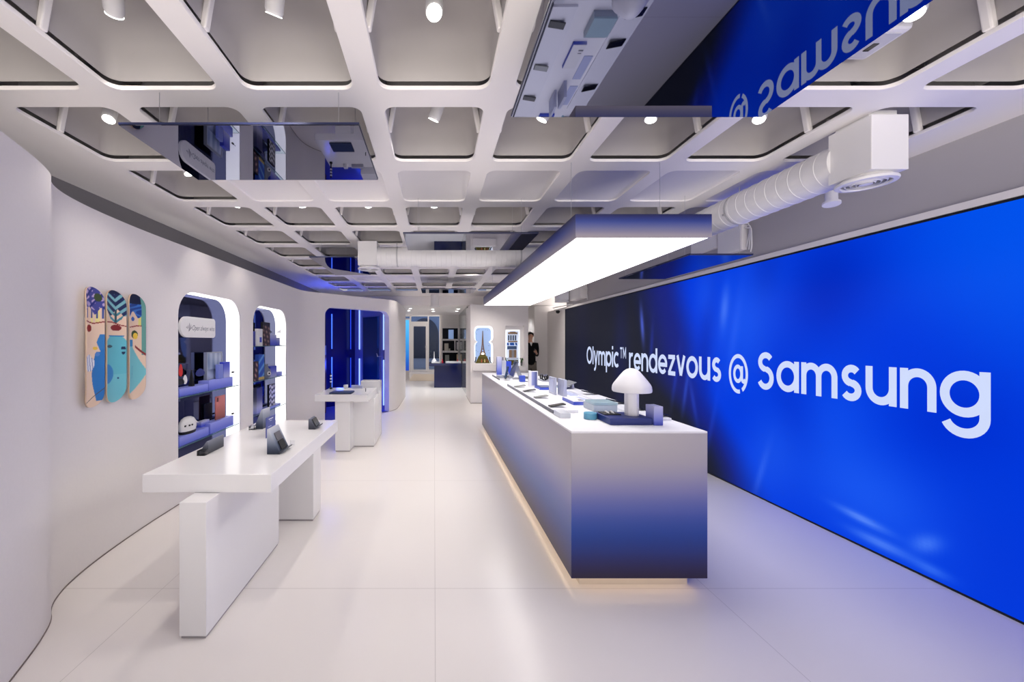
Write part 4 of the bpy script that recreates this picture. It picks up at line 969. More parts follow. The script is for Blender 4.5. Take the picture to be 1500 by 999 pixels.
def tubes(px, a, b, yz, m, r, label):
    p = on_line(px, a, b); d = (Vector(b) - Vector(a)).normalized(); n = Vector((-d.y, d.x)); n = -n if n.dot(-p) < 0 else n
    q = p + n * (r + .006); t = thing('light_tube', label, 'led tube', (q.x, q.y, EYE), 0, 'blue light tubes in the booth')
    for (ya_, yb3) in yz:
        z1 = EYE + (CY - ya_) * p.y / F; z0 = EYE + (CY - yb3) * p.y / F
        part('tube', MB().tube([(q.x, q.y, z0), (q.x, q.y, z1)], r, 12), m, t, True, world=True)
        part('clip', MB().box(q.x - r - .004, q.x + r + .004, q.y - .006, q.y + .012, z0 - .012, z0).box(q.x - r - .004, q.x + r + .004, q.y - .006, q.y + .012, z1, z1 + .012), M_BOOTH, t, world=True)
tubes(485.6, PB, PC, ((460, 511), (523, 572)), M_LED, .011, 'left blue light tube on the dark booth wall')
tubes(513.2, PB, PC, ((450, 511.5), (524, 572)), M_LED2, .009, 'dim right blue light tube on the dark booth wall')
tubes(527.5, PA, PB, ((449, 512), (525, 575)), M_LED3, .014, 'bright light tube left of the tall dark booth panel')
tubes(563, PA, PB, ((457.5, 512.5), (527, 593.5)), M_LED3, .014, 'bright light tube right of the tall dark booth panel')
tp0, tp1 = on_line(556.5, PA, PB), on_line(532.5, PA, PB)
bp = thing('booth_panel', 'tall dark teal glass panel between two bright tubes in the booth', 'panel', (*((tp0 + tp1) / 2), 1.4))
g1 = MB(); slab_between(g1, tp0, tp1, .33, 2.07, .012, .001); part('glass_pane', g1, mat('teal_glass', (10, 44, 82), .06, spec=.6), bp, world=True)
g1 = MB(); slab_between(g1, tp0 + (tp0 - tp1).normalized() * .03, tp0, .30, 2.10, .016, .001); slab_between(g1, tp1, tp1 + (tp1 - tp0).normalized() * .03, .30, 2.10, .016, .001); slab_between(g1, tp0, tp1, 2.07, 2.10, .016, .001); slab_between(g1, tp0, tp1, .30, .33, .016, .001)
part('pane_frame', g1, mat('frame_lav', (96, 102, 150), .4), bp, world=True)
hd = on_line(561, PA, PB); nn = (tp0 - tp1).normalized(); nn = Vector((nn.y, -nn.x)); nn = -nn if nn.dot(-hd) < 0 else nn
hz = EYE - (522 - CY) * hd.y / F
bk2 = thing('swivel_bracket', 'grey swivel bracket on the booth wall at mid height', 'bracket', (hd.x, hd.y, hz))
part('disc', MB().tube([hd.to_3d() + Vector((0, 0, hz)) + nn.to_3d() * .002, hd.to_3d() + Vector((0, 0, hz)) + nn.to_3d() * .025], .06, 24), M_BPAN, bk2, True, world=True)
q3 = hd.to_3d() + Vector((0, 0, hz))
part('arm', MB().tube([q3 + nn.to_3d() * .02, q3 + nn.to_3d() * .10, q3 + nn.to_3d() * .10 + Vector((-.03, -.03, .005)), q3 + nn.to_3d() * .10 + Vector((-.05, -.05, .07))], .010, 10), M_STEEL, bk2, True, world=True)
hd = on_line(554, PA, PB); q3 = hd.to_3d() + Vector((0, 0, .26)) + nn.to_3d() * .001
hk = thing('foot_holder', 'small steel loop holder at the foot of the booth panel', 'holder', q3)
part('base', MB().tube([q3, q3 + nn.to_3d() * .06], .035, 16), M_BPAN, hk, True, world=True)
part('loop', MB().tube([q3 + nn.to_3d() * .06 + Vector((0, 0, .0)), q3 + nn.to_3d() * .09 + Vector((0, 0, .05)), q3 + nn.to_3d() * .07 + Vector((0, 0, .10)), q3 + nn.to_3d() * .03 + Vector((0, 0, .06))], .008, 8), M_STEEL, hk, True, world=True)
for (x, y, z, e) in ((-2.05, 8.45, 1.0, 10), (-2.25, 8.2, 2.2, 10), (-1.6, 8.4, .35, 9)):
    la = bpy.data.lights.new('booth_glow', 'POINT'); la.energy = e; la.color = (.04, .09, 1.0); la.shadow_soft_size = .12
    lo = bpy.data.objects.new('booth_glow', la); COL.objects.link(lo); lo.location = (x, y, z)
rp = on_line(478.6, PB, PC)
rcab = thing('dark_red_cabinet', 'narrow dark red cabinet just inside the left of the blue doorway', 'cabinet', (-2.36, 7.9, 0))
part('cabinet_body', MB().box(-2.46, -2.27, 7.85, 8.05, .0045, 1.22), mat('dark_red', (74, 14, 34), .4), rcab, world=True, bevel=.006)
part('pale_top', MB().box(-2.46, -2.27, 7.86, 8.04, 1.2205, 1.42), mat('pale_blue_box', (150, 170, 220), .4), rcab, world=True, bevel=.004)
part('upper_case', MB().box(-2.45, -2.28, 7.88, 8.04, 1.4205, 2.1), mat('brown_case', (46, 34, 44), .5), rcab, world=True, bevel=.006)

# ------------------------------------------------------------------ things on the counter (top 0.962 m)
TC = 0.962
def cx_(px, py, z=TC): return atz(px, py, z)
# long phone trays along both edges
M_TRAYW = mat('tray_white', (0.84, 0.84, 0.88), .3); M_PHONE = mat('phone_black', (30, 30, 36), .18); M_PHONES = mat('phone_silver', (120, 120, 118), .25, .4)
def phone(loc, rz, tilt, m, label, L=.125, Wd=.066):
    t = thing('display_phone', label, 'phone', loc, rz, 'phones on the counter trays')
    R = Matrix.Rotation(tilt, 4, 'Y')
    pb_ = part('phone_body', MB().box(-L / 2, L / 2, -Wd / 2, Wd / 2, 0, .0085).xf(R).move((0, 0, .5 * L * abs(math.sin(tilt)) + .0005)), m, t, bevel=.003)
    part('phone_screen', MB().box(-L / 2 + .004, L / 2 - .004, -Wd / 2 + .004, Wd / 2 - .004, .0085, .009).xf(R).move((0, 0, .5 * L * abs(math.sin(tilt)) + .0005)), M_DARK if m is M_PHONE else mat('phone_face', (150, 152, 150), .2), pb_)
    part('camera_lens', MB().lathe([(.007, -.0015), (.007, 0)], (L / 2 - .02, Wd / 2 - .018, 0), 14).xf(R).move((0, 0, .5 * L * abs(math.sin(tilt)) + .0005)), M_STEEL, pb_, True)
    return t
tr = thing('phone_tray', 'long white tray with dark edge along the left side of the counter', 'tray', (.99, 3.75, TC), 0, 'phone trays on the counter')
part('tray_plate', MB().box(.8955, 1.087, 2.88, 4.65, TC + .0003, TC + .022), M_TRAYW, tr, world=True, bevel=.002)
part('edge_strip', MB().box(.889, .895, 2.86, 4.66, TC + .0003, TC + .024), mat('edge_navy', (44, 48, 74), .3), tr, world=True, bevel=.001, label='dark blue edge strip')
for i, (px, py, m) in enumerate(((816, 596, M_PHONE), (792.5, 583, M_PHONES), (775.5, 573.8, M_PHONE), (761.5, 567.2, M_PHONES))):
    p = cx_(px, py, TC + .022)
    phone((p.x, p.y, TC + .0225), 0, -.16, m, ['nearest of four phones on the left counter tray', 'second nearest phone on the left counter tray', 'third phone from the near end of the left counter tray', 'farthest of four phones on the left counter tray'][i])
solo('acrylic_block', MB().box(0, .075, 0, .15, 0, .034), M_FROST, 'clear acrylic block at the near end of the left counter tray', 'acrylic block', base=(.887, 2.69, TC + .0003), bevel=.002)
tr2 = thing('phone_tray', 'long white tray along the right side of the counter, beside the video wall', 'tray', (1.53, 3.2, TC), 0, 'phone trays on the counter')
part('tray_plate', MB().box(1.44, 1.615, 2.60, 4.15, TC + .0003, TC + .018), M_TRAYW, tr2, world=True, bevel=.002)
for i, (x, y) in enumerate(((1.535, 3.78), (1.53, 3.22), (1.54, 2.92), (1.565, 2.68))):
    phone((x, y, TC + .0185), 0, .20, M_PHONE, ['farthest black phone on the right counter tray', 'second black phone from the far end of the right tray', 'black phone behind the mushroom lamp on the right tray', 'nearest black phone on the right tray beside the tall gradient block'][i], .14, .075)
# dark blue slab with the mushroom lamp
M_NSLAB = mat('slab_blue', (30, 46, 118), .4)
solo('blue_slab', MB().box(1.133, 1.405, 2.46, 2.69, 0, .044).move((0, 0, 0)), M_NSLAB, 'dark blue slab under the white mushroom lamp', 'display plinth', base=(0, 0, TC + .0003), bevel=.003)
ZS = TC + .0446
ea = thing('earbud_tray', 'thin black pad with white earbuds on the dark blue slab', 'tray', (1.20, 2.62, ZS))
part('pad', MB().box(-.055, .055, -.055, .055, 0, .006), M_BLACK, ea, bevel=.001)
for (x, y) in ((-.02, -.02), (.015, -.015), (-.015, .02), (.022, .022)): part('earbud', MB().ball((x, y, .012), .009, .009, .006, 12, 8).tube([(x, y, .010), (x + .004, y - .016, .008)], .003, 8), M_WHITEM, ea, True)
lamp = thing('mushroom_lamp', 'frosted white mushroom shaped lamp standing on the dark blue slab', 'lamp', (1.328, 2.572, ZS))
M_OPAL = mat('opal_glass', (0.78, 0.77, 0.82), .45, trans=.0, emit=(0.75, 0.76, 0.95), es=0.0)
stem = MB()
def oct_ring(r, z, n=40): return [(r * (1 + .035 * math.cos(10 * 2 * math.pi * i / n)) * math.cos(2 * math.pi * i / n), r * (1 + .035 * math.cos(10 * 2 * math.pi * i / n)) * math.sin(2 * math.pi * i / n), z) for i in range(n)]
stem.loft([oct_ring(.043, 0), oct_ring(.0435, .004), oct_ring(.0425, .17)])
part('stem', stem, M_OPAL, lamp, True)
def cap_ring(r, z, n=48, k=8, a=.012): return [(r * (1 + a * math.cos(k * 2 * math.pi * i / n)) * math.cos(2 * math.pi * i / n), r * (1 + a * math.cos(k * 2 * math.pi * i / n)) * math.sin(2 * math.pi * i / n), z) for i in range(n)]
capm = MB().loft([cap_ring(.044, .172), cap_ring(.10, .160), cap_ring(.116, .157), cap_ring(.1215, .162), cap_ring(.123, .175), cap_ring(.120, .195), cap_ring(.112, .212), cap_ring(.095, .235), cap_ring(.072, .266), cap_ring(.050, .293), cap_ring(.034, .306), cap_ring(.018, .3125), cap_ring(.003, .3145)])
part('lamp_shade', capm, M_OPAL, lamp, True)
solo('fade_block', MB().box(1.4095, 1.468, 2.45, 2.55, 0, .122), gradmat('frost_block_fade', [(0, (54, 72, 190)), (.5, (128, 136, 204)), (1, (190, 190, 222))], .3), 'tall gradient blue block at the right corner of the dark blue slab', 'block', 'gradient blocks on the counter', base=(0, 0, TC + .0003), bevel=.003)
solo('cyan_puck', MB().lathe([(.040, 0), (.044, .004), (.044, .041), (.040, .045)], n=32), mat('cyan_cast', (96, 164, 196), .3), 'turquoise round block at the left of the dark blue slab', 'block', base=(1.088, 2.665, TC + .0003), smooth=True)
fbx = thing('frosted_box', 'frosted clear box with turquoise top behind the round turquoise block', 'acrylic box', (1.315, 3.03, TC + .0003))
part('box_block', MB().box(-.09, .09, -.10, .11, 0, .05), mat('frost_pale', (200, 212, 226), .25, trans=.35), fbx, bevel=.003); part('lid', MB().box(-.088, .092, -.102, .08, .0505, .07), mat('frost_lid', (188, 214, 224), .2, trans=.3), fbx, bevel=.002)
bt = thing('blue_tray', 'blue fading tray with white sheet in the middle of the counter', 'tray', (1.235, 3.38, TC + .0003))
part('tray_body', MB().box(-.057, .06, -.145, .14, 0, .028), gradmat('tray_fade', [(0, (56, 78, 190)), (.6, (70, 92, 200)), (1, (176, 180, 220))], .35, axis=0), bt, bevel=.002); part('sheet', MB().box(-.054, .057, -.142, .137, .0285, .032), M_WHITEM, bt)
part('chip', MB().box(.01, .05, -.09, -.075, .0325, .035).box(.015, .045, -.055, -.045, .0325, .034), mat('chip_grey', (130, 130, 140), .4), bt)
fpn = thing('frosted_stand', 'upright frosted double panel in the middle of the counter', 'display stand', (1.25, 3.86, TC + .0003))
M_FRP = gradmat('frost_panel_fade', [(0, (214, 216, 236)), (.5, (196, 200, 228)), (1, (216, 220, 238))], .3, trans=.35)
part('rear_panel', MB().box(-.035, -.012, .0, .19, 0, .172), M_FRP, fpn, bevel=.002); part('front_panel', MB().box(.012, .042, -.14, .05, 0, .165), M_FRP, fpn, bevel=.002)
part('inner_sheet', MB().box(.0415, .044, -.12, .03, .02, .145), mat('sheet_blue', (146, 156, 204), .3), fpn); part('inner_sheet', MB().box(-.038, -.0352, .03, .17, .02, .15), mat('sheet_pale', (190, 196, 226), .3), fpn)
bsl = thing('blue_plinth', 'low blue plinth with grey booklets behind the frosted double panel', 'display plinth', (1.24, 4.37, TC + .0003))
part('plinth_body', MB().box(-.062, .10, -.115, .12, 0, .024), mat('plinth_blue', (56, 80, 188), .35), bsl, bevel=.002)
solo('booklet', MB().box(-.045, .085, -.09, .10, 0, .008), mat('booklet_grey', (120, 126, 150), .4), 'grey booklet lying on the low blue plinth', 'booklet', base=(1.24, 4.37, TC + .0247), bevel=.001)
fs = thing('frame_stand', 'white upright frame with dark blue faded panel on the counter', 'display stand', (1.13, 4.56, TC + .0003))
part('frame', MB().box(0, .032, 0, .05, 0, .19).box(.032, .10, .01, .045, .176, .186).box(.032, .10, .01, .045, 0, .012).box(.10, .112, .01, .045, 0, .186), M_WHITEM, fs, bevel=.002)
part('insert', MB().box(.0325, .0995, .018, .03, .0125, .1755), gradmat('insert_fade', [(0, (184, 188, 222)), (.35, (150, 158, 206)), (1, (44, 58, 132))], .3, axis=0), fs)
cb = thing('blue_cube_speaker', 'small blue cube with cable in the middle of the counter', 'cube', (1.18, 5.13, TC + .0003))
part('cube', MB().box(-.036, .036, -.036, .036, 0, .085), mat('cube_blue', (62, 86, 190), .4), cb, bevel=.006, seg=3)
part('cable', MB().tube([(.03, 0, .008), (.07, -.02, .005), (.10, .0, .005), (.12, .05, .005)], .005, 8), M_NAVY, cb, True)
# laptops at the far end
M_ALU = mat('laptop_silver', (150, 152, 160), .3, .5); M_KEY = mat('keyboard_dark', (60, 62, 70), .5); M_SCR = mat('laptop_screen', (38, 42, 58), .1)
def laptop(loc, rz, W, D, Hs, lean, label, back=M_ALU):
    """keyboard towards local -x, screen hinged at x = 0, length along y"""
    t = thing('laptop', label, 'laptop', loc, rz, 'laptops at the far end of the counter')
    lbs = part('base', MB().box(-D, 0, -W / 2, W / 2, 0, .014), M_ALU, t, bevel=.003)
    part('keyboard', MB().box(-D * .62, -.03, -W / 2 + .02, W / 2 - .02, .014, .0155), M_KEY, lbs); part('touchpad', MB().box(-D * .95, -D * .68, -W * .16, W * .16, .014, .0148), mat('pad_grey', (128, 130, 138), .35), lbs)
    M_ = Matrix.Translation((0, 0, .014)) @ Matrix.Rotation(lean, 4, 'Y')
    lid_ = part('screen_lid', MB().box(0, .007, -W / 2, W / 2, 0, Hs).xf(M_), back, t, bevel=.002)
    part('screen', MB().box(-.0008, 0, -W / 2 + .008, W / 2 - .008, .012, Hs - .008).xf(M_), M_SCR, lid_)
    part('hinge', MB().tube([(.004, -W * .35, .012), (.004, W * .35, .012)], .006, 10), M_STEEL, t, True)
    return t
td = thing('device_riser', 'dark low riser under the laptops at the far left of the counter', 'riser', (1.0, 5.66, TC + .0003))
part('riser_plate', MB().box(-.085, .10, -.32, .32, 0, .02), M_TRAYW, td, bevel=.002); part('edge_strip', MB().box(-.092, -.0855, -.32, .32, 0, .022), mat('edge_navy'), td)
laptop((1.115, 5.55, TC + .021), 0, .30, .19, .235, .33, 'open laptop facing left at the far end of the counter')
laptop((1.27, 5.62, TC + .0003), math.pi, .28, .19, .22, .33, 'open silver laptop facing right, seen from behind, far end of counter')
tbl = thing('standing_tablet', 'thin dark tablet leaning upright beside the left laptop', 'tablet', (.985, 5.325, TC + .0205))
part('tablet_body', MB().box(0, .007, -.06, .06, 0, .18).xf(Matrix.Rotation(.22, 4, 'Y')), M_PHONE, tbl, bevel=.002); part('tablet_screen', MB().box(-.0008, 0, -.054, .054, .006, .174).xf(Matrix.Rotation(.22, 4, 'Y')), M_SCR, tbl)
part('kickstand', MB().prism([(.07, -.03, .0015), (.074, -.03, .0015), (.034, -.03, .12), (.030, -.03, .12)], (0, .06, 0)), M_STEEL, tbl)
solo('fade_block', MB().box(0, .075, 0, .07, 0, .30), gradmat('tall_fade', [(0, (58, 80, 196)), (.45, (128, 140, 212)), (1, (214, 214, 232))], .3), 'tall gradient block at the far left end of the counter', 'block', 'gradient blocks on the counter', base=(.985, 5.995, TC + .0003), bevel=.003)
cl_ = thing('acrylic_tower', 'clear acrylic tower with grey inset beside the tall gradient block', 'acrylic block', (1.075, 6.08, TC + .0003))
part('clear_body', MB().box(0, .07, 0, .06, 0, .24), M_FROST, cl_, bevel=.002); part('inset', MB().box(.008, .028, .005, .02, .15, .29), mat('inset_grey', (128, 130, 150), .4), cl_)
solo('upright_plate', MB().box(0, .10, 0, .02, 0, .22), mat('panel_blue', (44, 74, 200), .35), 'bright blue upright plate behind the left laptop', 'plate', base=(1.155, 6.22, TC + .0003), bevel=.002)
# watches and headphones by the wall
wt = thing('watch_tray', 'pale tray with black watches near the far right of the counter', 'tray', (1.53, 5.28, TC + .0003))
part('tray_plate', MB().box(-.075, .085, -.17, .17, 0, .014), mat('tray_grey', (170, 172, 184), .3), wt, bevel=.002)
for i, (x, y) in enumerate(((-.035, -.10), (.02, .01), (-.02, .11))):
    w_t = thing('smart_watch', ['nearest black watch on the pale tray', 'middle black watch on the pale tray', 'farthest black watch on the pale tray'][i], 'watch', (1.53 + x, 5.28 + y, TC + .0148), .4 * i, 'watches on the pale tray')
    part('strap', MB().tube([(.03 * math.cos(a), 0, .034 + .033 * math.sin(a)) for a in [math.radians(q) for q in range(-250, 71, 20)]], .008, 8), M_BLACK, w_t, True)
    wc_ = part('watch_case', MB().tube([(0, 0, .062), (0, 0, .072)], .02, 20), M_STEEL, w_t, True); part('watch_face', MB().tube([(0, 0, .072), (0, 0, .0728)], .017, 20), M_DARK, wc_)
tk = thing('tablet_stand', 'grey tablet sloping on a stand on the right side of the counter', 'tablet', (1.50, 4.45, TC + .0003))
part('tablet_body', MB().prism([(-.05, -.14, .012), (-.045, -.14, .006), (.11, -.14, .075), (.105, -.14, .081)], (0, .26, 0)), mat('tablet_grey', (118, 120, 128), .3), tk, bevel=.001)
part('stand_leg', MB().prism([(.095, -.02, .0), (.125, -.02, 0), (.112, -.02, .074), (.104, -.02, .074)], (0, .05, 0)), M_WHITEM, tk); part('foot_strip', MB().box(-.062, -.04, -.15, .13, 0, .0095), mat('foot_teal', (150, 190, 204), .3), tk)
for i, (x, y, lab) in enumerate(((1.40, 3.95, 'pale flat sheet right of the frosted double panel'), (1.385, 3.55, 'pale flat sheet right of the blue fading tray'))):
    solo('info_sheet', MB().box(-.05, .03, -.15, .15, 0, .006), mat('sheet_pale'), lab, 'sheet', 'flat sheets on the counter', base=(x, y, TC + .0003), bevel=.001)

# ------------------------------------------------------------------ rear display wall with two lit niches
YF = 9.30
BX0, BX1 = .885, 2.285
def poly_hole(mb, rect, hole, y, depth):
    """front panel in the plane y with one hole that can be seen whole from its middle; reveals go back by depth"""
    x0, x1, z0, z1 = rect; hc = (sum(p[0] for p in hole) / len(hole), sum(p[1] for p in hole) / len(hole))
    n = len(hole); angs = sorted([2 * math.pi * k / 120 - math.pi for k in range(120)] + [math.atan2(zz - hc[1], xx - hc[0]) for xx in (x0, x1) for zz in (z0, z1)])
    inn, out = [], []
    for a in angs:
        dx, dz = math.cos(a), math.sin(a); best = None
        for i in range(n):
            ax, az = hole[i][0] - hc[0], hole[i][1] - hc[1]; ex, ez = hole[(i + 1) % n][0] - hole[i][0], hole[(i + 1) % n][1] - hole[i][1]
            den = dx * ez - dz * ex
            if abs(den) < 1e-12: continue
            s = (ax * ez - az * ex) / den; u = (ax * dz - az * dx) / den
            if s > 0 and -1e-6 <= u <= 1 + 1e-6: best = s if best is None else min(best, s)
        inn.append((hc[0] + dx * best, hc[1] + dz * best))
        t = min([s for s in (((x1 if dx > 0 else x0) - hc[0]) / dx if abs(dx) > 1e-9 else 1e9, ((z1 if dz > 0 else z0) - hc[1]) / dz if abs(dz) > 1e-9 else 1e9)])
        out.append((hc[0] + dx * t, hc[1] + dz * t))
    mb.loft([[(x, y, z) for x, z in out], [(x, y, z) for x, z in inn]], False, False)
    return [[(x, y, z) for x, z in inn], [(x, y + depth, z) for x, z in inn]]
blk = MB()
def fx(px): return (px - CX) * YF / F
def fz(py): return EYE + (CY - py) * YF / F
L0, L1 = fx(694.8), fx(722.2)
zt, zw, zb_ = fz(477.6), fz(500.5), fz(532.3)
lob = []
for (x, z) in rrect(L0, L1, zw, zt, .09, 8): lob.append((x, z))
up = [p for p in lob if p[1] > zw + .02]; 
wn = .045
hole1 = []
r8 = rrect(L0, L1, zw, zt, .10, 8); r9 = rrect(L0, L1, fz(521.5), zw, .10, 8)
hole1 += r8[0:18]                       # top right, top left corners
hole1 += r8[18:27][:7]                  # lower left of the upper lobe
hole1 += r9[9:18][2:]                   # upper left of the lower lobe
hole1 += [(L0, fz(515)), (L0 + .005, zb_), (L1 - .005, zb_), (L1, fz(515))]
hole1 += r9[0:9][:7] + r8[27:36][2:]
xm = (L1 + fx(740)) / 2
rv1 = poly_hole(blk, (BX0, xm, 0, 2.40), hole1, YF, .1)
hole2 = [(fx(768), fz(477)), (fx(740), fz(477)), (fx(740), fz(536)), (fx(768), fz(536))]
rv2 = poly_hole(blk, (xm, BX1, 0, 2.40), hole2, YF, .1)
blk.add([(BX0, YF, 0), (BX0, 10.62, 0), (BX1, 10.62, 0), (BX1, YF, 0), (BX0, YF, 2.4), (BX0, 10.62, 2.4), (BX1, 10.62, 2.4), (BX1, YF, 2.4)], [(0, 1, 5, 4), (1, 2, 6, 5), (2, 3, 7, 6), (4, 5, 6, 7)])
blk.loft(rv2, False, True)
struct('wall_display', blk, M_WALL2)
r_ = MB(); r_.loft(rv1, False, True); struct('trim_4', r_, mat('lit_rim', (200, 205, 215), .6, emit=(246, 250, 255), es=.85))
hcx, hcz = (L0 + L1) / 2, (zt + zb_) / 2
rs_ = MB().loft([[(hcx + (x - hcx) * .85, y - .002, hcz + (z - hcz) * .91) for x, y, z in rv1[1]], [(hcx + (x - hcx) * .85, y - .0005, hcz + (z - hcz) * .91) for x, y, z in rv1[1]]]); struct('trim_8', rs_, mat('lit_sky', (110, 130, 165), .6, emit=(168, 194, 236), es=.62))
gl = MB(); gl.loft([rv1[0], [(x, y + .03, z) for x, y, z in rv1[0]]], False, False); gl.v = [(x * 1.0, y + .001, z) for x, y, z in gl.v]
struct('trim_5', gl, mat('lit_edge', (1, 1, 1), .6, emit=(1.0, 1.0, 1.0), es=1.3))
bb2 = MB(); bb2.box(BX0 - .003, BX1 + .003, YF - .003, 10.6, .0, .012); struct('baseboard_display', bb2, mat('shadow_gap'))
struct('wall_display_side', MB().box(.905, .93, 10.62, 14.09, 0, ZL), mat('side_glass', (150, 154, 156), .08, .55))
struct('trim_6', MB().box(L0 - .04, fx(726), YF - .09, YF - .0005, fz(543), fz(533)), M_WALL2, bevel=.004)
struct('trim_7', MB().box(fx(738), fx(770), YF - .09, YF - .0005, fz(543), fz(536.5)), M_WALL2, bevel=.004)
# tower model with garden
yt = YF + .055
tw = thing('tower_model', 'golden lattice tower model on an olive garden in the lit niche', 'model', (fx(707.5), yt, zb_ + .0005))
ol = mat('olive_garden', (92, 84, 30), .7); gold = mat('tower_bronze', (126, 86, 52), .5, .0)
hh = fz(519.5) - zb_
part('garden', MB().loft([[(-.18, -.035, 0), (.18, -.035, 0), (.18, .035, 0), (-.18, .035, 0)], [(-.10, -.03, hh * .78), (.10, -.03, hh * .78), (.10, .03, hh * .78), (-.10, .03, hh * .78)], [(-.06, -.02, hh), (.06, -.02, hh), (.06, .02, hh), (-.06, .02, hh)]]), ol, tw)
part('garden_terrace', MB().box(-.11, .11, -.04, -.03, hh * .72, hh * .80).box(-.15, .15, -.04, -.034, hh * .3, hh * .38), mat('olive_light', (120, 110, 46), .7), tw)
zt2 = fz(484.5) - zb_
prof = [(0, .060), (.10, .040), (.22, .026), (.42, .014), (.70, .007), (1.0, .003)]
H_t = zt2 - hh
legs = MB()
for sx in (-1, 1):
    for sy in (-1, 1):
        legs.tube([(sx * w, sy * w * .4, hh + f * H_t) for f, w in prof], [.016, .013, .011, .010, .008, .005], 6)
part('tower_legs', legs, gold, tw)
br = MB()
for f, w in ((.11, .042), (.23, .028), (.66, .011)): br.box(-w, w, -w * .45, w * .45, hh + f * H_t - .006, hh + f * H_t + .008)
for k in range(9):
    f0, f1 = .24 + k * .075, .24 + (k + 1) * .075
    w0 = .024 * (1 - f0) + .003; w1 = .024 * (1 - f1) + .003
    br.tube([(-w0, 0, hh + f0 * H_t), (w1, 0, hh + f1 * H_t)], .0025, 5).tube([(w0, 0, hh + f0 * H_t), (-w1, 0, hh + f1 * H_t)], .0025, 5)
br.tube([(.036 * math.cos(a), -.012, hh + .02 + .05 * math.sin(a)) for a in [math.pi * k / 10 for k in range(11)]], .006, 6)
part('tower_lattice', br, gold, tw)
part('glow_base', MB().ball((0, -.01, hh + .02), .04, .02, .028, 14, 8), mat('warm_glow', (1, .95, .85), .5, emit=(1.0, .93, .82), es=1.6), tw, True, label='bright lit foot of the tower')
for (x, cc) in ((-.03, (206, 96, 84)), (.045, (232, 216, 150)), (.10, (150, 70, 52))): part('tiny_figure', MB().lathe([(.010, hh * .12), (.013, hh * .2), (.009, hh * .38), (.011, hh * .44), (.004, hh * .5)], (x, -.045, 0), 10), mat('fig%d' % cc[0], cc, .5), tw, True)
for sx in (-1, 1):
    pts = [(sx * (.215 - .045 * math.sin(a)), -.02, .005 + .15 * (1 - math.cos(a)) / 1.0) for a in [math.pi / 2 * k / 8 for k in range(9)]]
    part('navy_arch', MB().tube(pts, .014, 8), M_NAVY, tw, True)
for i, (px, py) in enumerate(((697, 487), (700, 483.5), (702, 482.5), (712, 482.8), (715, 483.5), (721, 486.5), (698.6, 489), (699, 506.5), (698, 513.5), (700.5, 515.5), (716.8, 506.5), (716.5, 513.5), (717.8, 517.4))):
    x, z = fx(px), fz(py); s = random.uniform(.014, .022); a = random.uniform(-.6, .6)
    w1 = Matrix.Rotation(a, 4, 'Y')
    bm_ = MB().add([(-s, 0, s * .5), (0, -.004, 0), (s, 0, s * .6), (0, 0, -s * .35), (0, .004, s * .1)], [(0, 1, 3), (1, 2, 3), (0, 4, 1), (1, 4, 2), (0, 3, 4), (3, 2, 4)]).xf(w1)
    lobe = 'upper' if py < 500 else 'lower'; side = 'left' if px < 708 else 'right'
    k5 = [n_ for n_ in ('nearest the top edge', 'beside the rim', 'closest to the tower', 'lowest')]
    o = solo('bird_figure', bm_, mat('bird_slate', (66, 78, 104), .5), 'tiny dark bird in the lit niche, %s lobe, %s of the tower' % (lobe, side), 'bird ornament', 'birds %s %s of the tower' % (lobe, side), base=(x, YF + .092, z))
# miniature facade in the second niche
mf = thing('miniature_facade', 'lit miniature shop facade with blue awnings in the square niche', 'model', (fx(752), YF + .095, fz(536) + .0005))
def mfp(name, px0, px1, py0, py1, d, m, label=None, bv=0):
    mb = MB().box(fx(px0), fx(px1), YF + .0945 - d, YF + .0945, fz(py1), fz(py0)); return part(name, mb, m, mf, world=True, label=label, bevel=bv)
mfp('backdrop', 742.3, 761.6, 484, 535.9, .006, mat('backdrop_lit', (220, 230, 245), .5, emit=(196, 212, 240), es=.55))
mfp('light_edge', 741.8, 762.2, 483.2, 484, .02, mat('lit_edge')); mfp('light_edge', 741.6, 742.3, 483.2, 535.9, .02, mat('lit_edge')); mfp('light_edge', 761.6, 762.3, 483.2, 535.9, .02, mat('lit_edge'))
brown = mat('facade_brown', (150, 122, 96), .6); mfp('roof', 745, 758.8, 486.6, 489.4, .05, brown); mfp('roof_ridge', 748, 756, 485.6, 486.7, .045, brown)
for px in (744.8, 748.2, 751.6, 755.0): mfp('window', px, px + 2.4, 491, 498.6, .02, mat('facade_window', (96, 108, 128), .3), None)
mfp('ledge', 745.3, 758.6, 499.3, 501.3, .05, brown)
aw = mat('awning_blue', (30, 92, 190), .5)
for (a, b_) in ((743.6, 746), (748, 753.8), (756, 758)): 
    part('awning', MB().prism([(fx(a), YF + .088, fz(502)), (fx(a), YF + .088, fz(505.8)), (fx(a), YF + .02, fz(505.8))], (fx(b_) - fx(a), 0, 0)), aw, mf, world=True)
mfp('shop_window', 744, 758, 507, 511.8, .012, mat('shop_glass', (70, 96, 138), .3)); mfp('door', 746.5, 750.6, 512.5, 524, .025, brown); mfp('door', 754, 757.5, 512.5, 524, .025, brown); mfp('door_gap', 750.6, 754, 512.5, 524, .012, mat('facade_grey', (150, 150, 160), .5))
mfp('pavement', 744, 760, 524, 526.5, .055, mat('pave_white', (220, 226, 240), .5)); mfp('hedge', 745, 760, 527.5, 535.5, .04, ol)
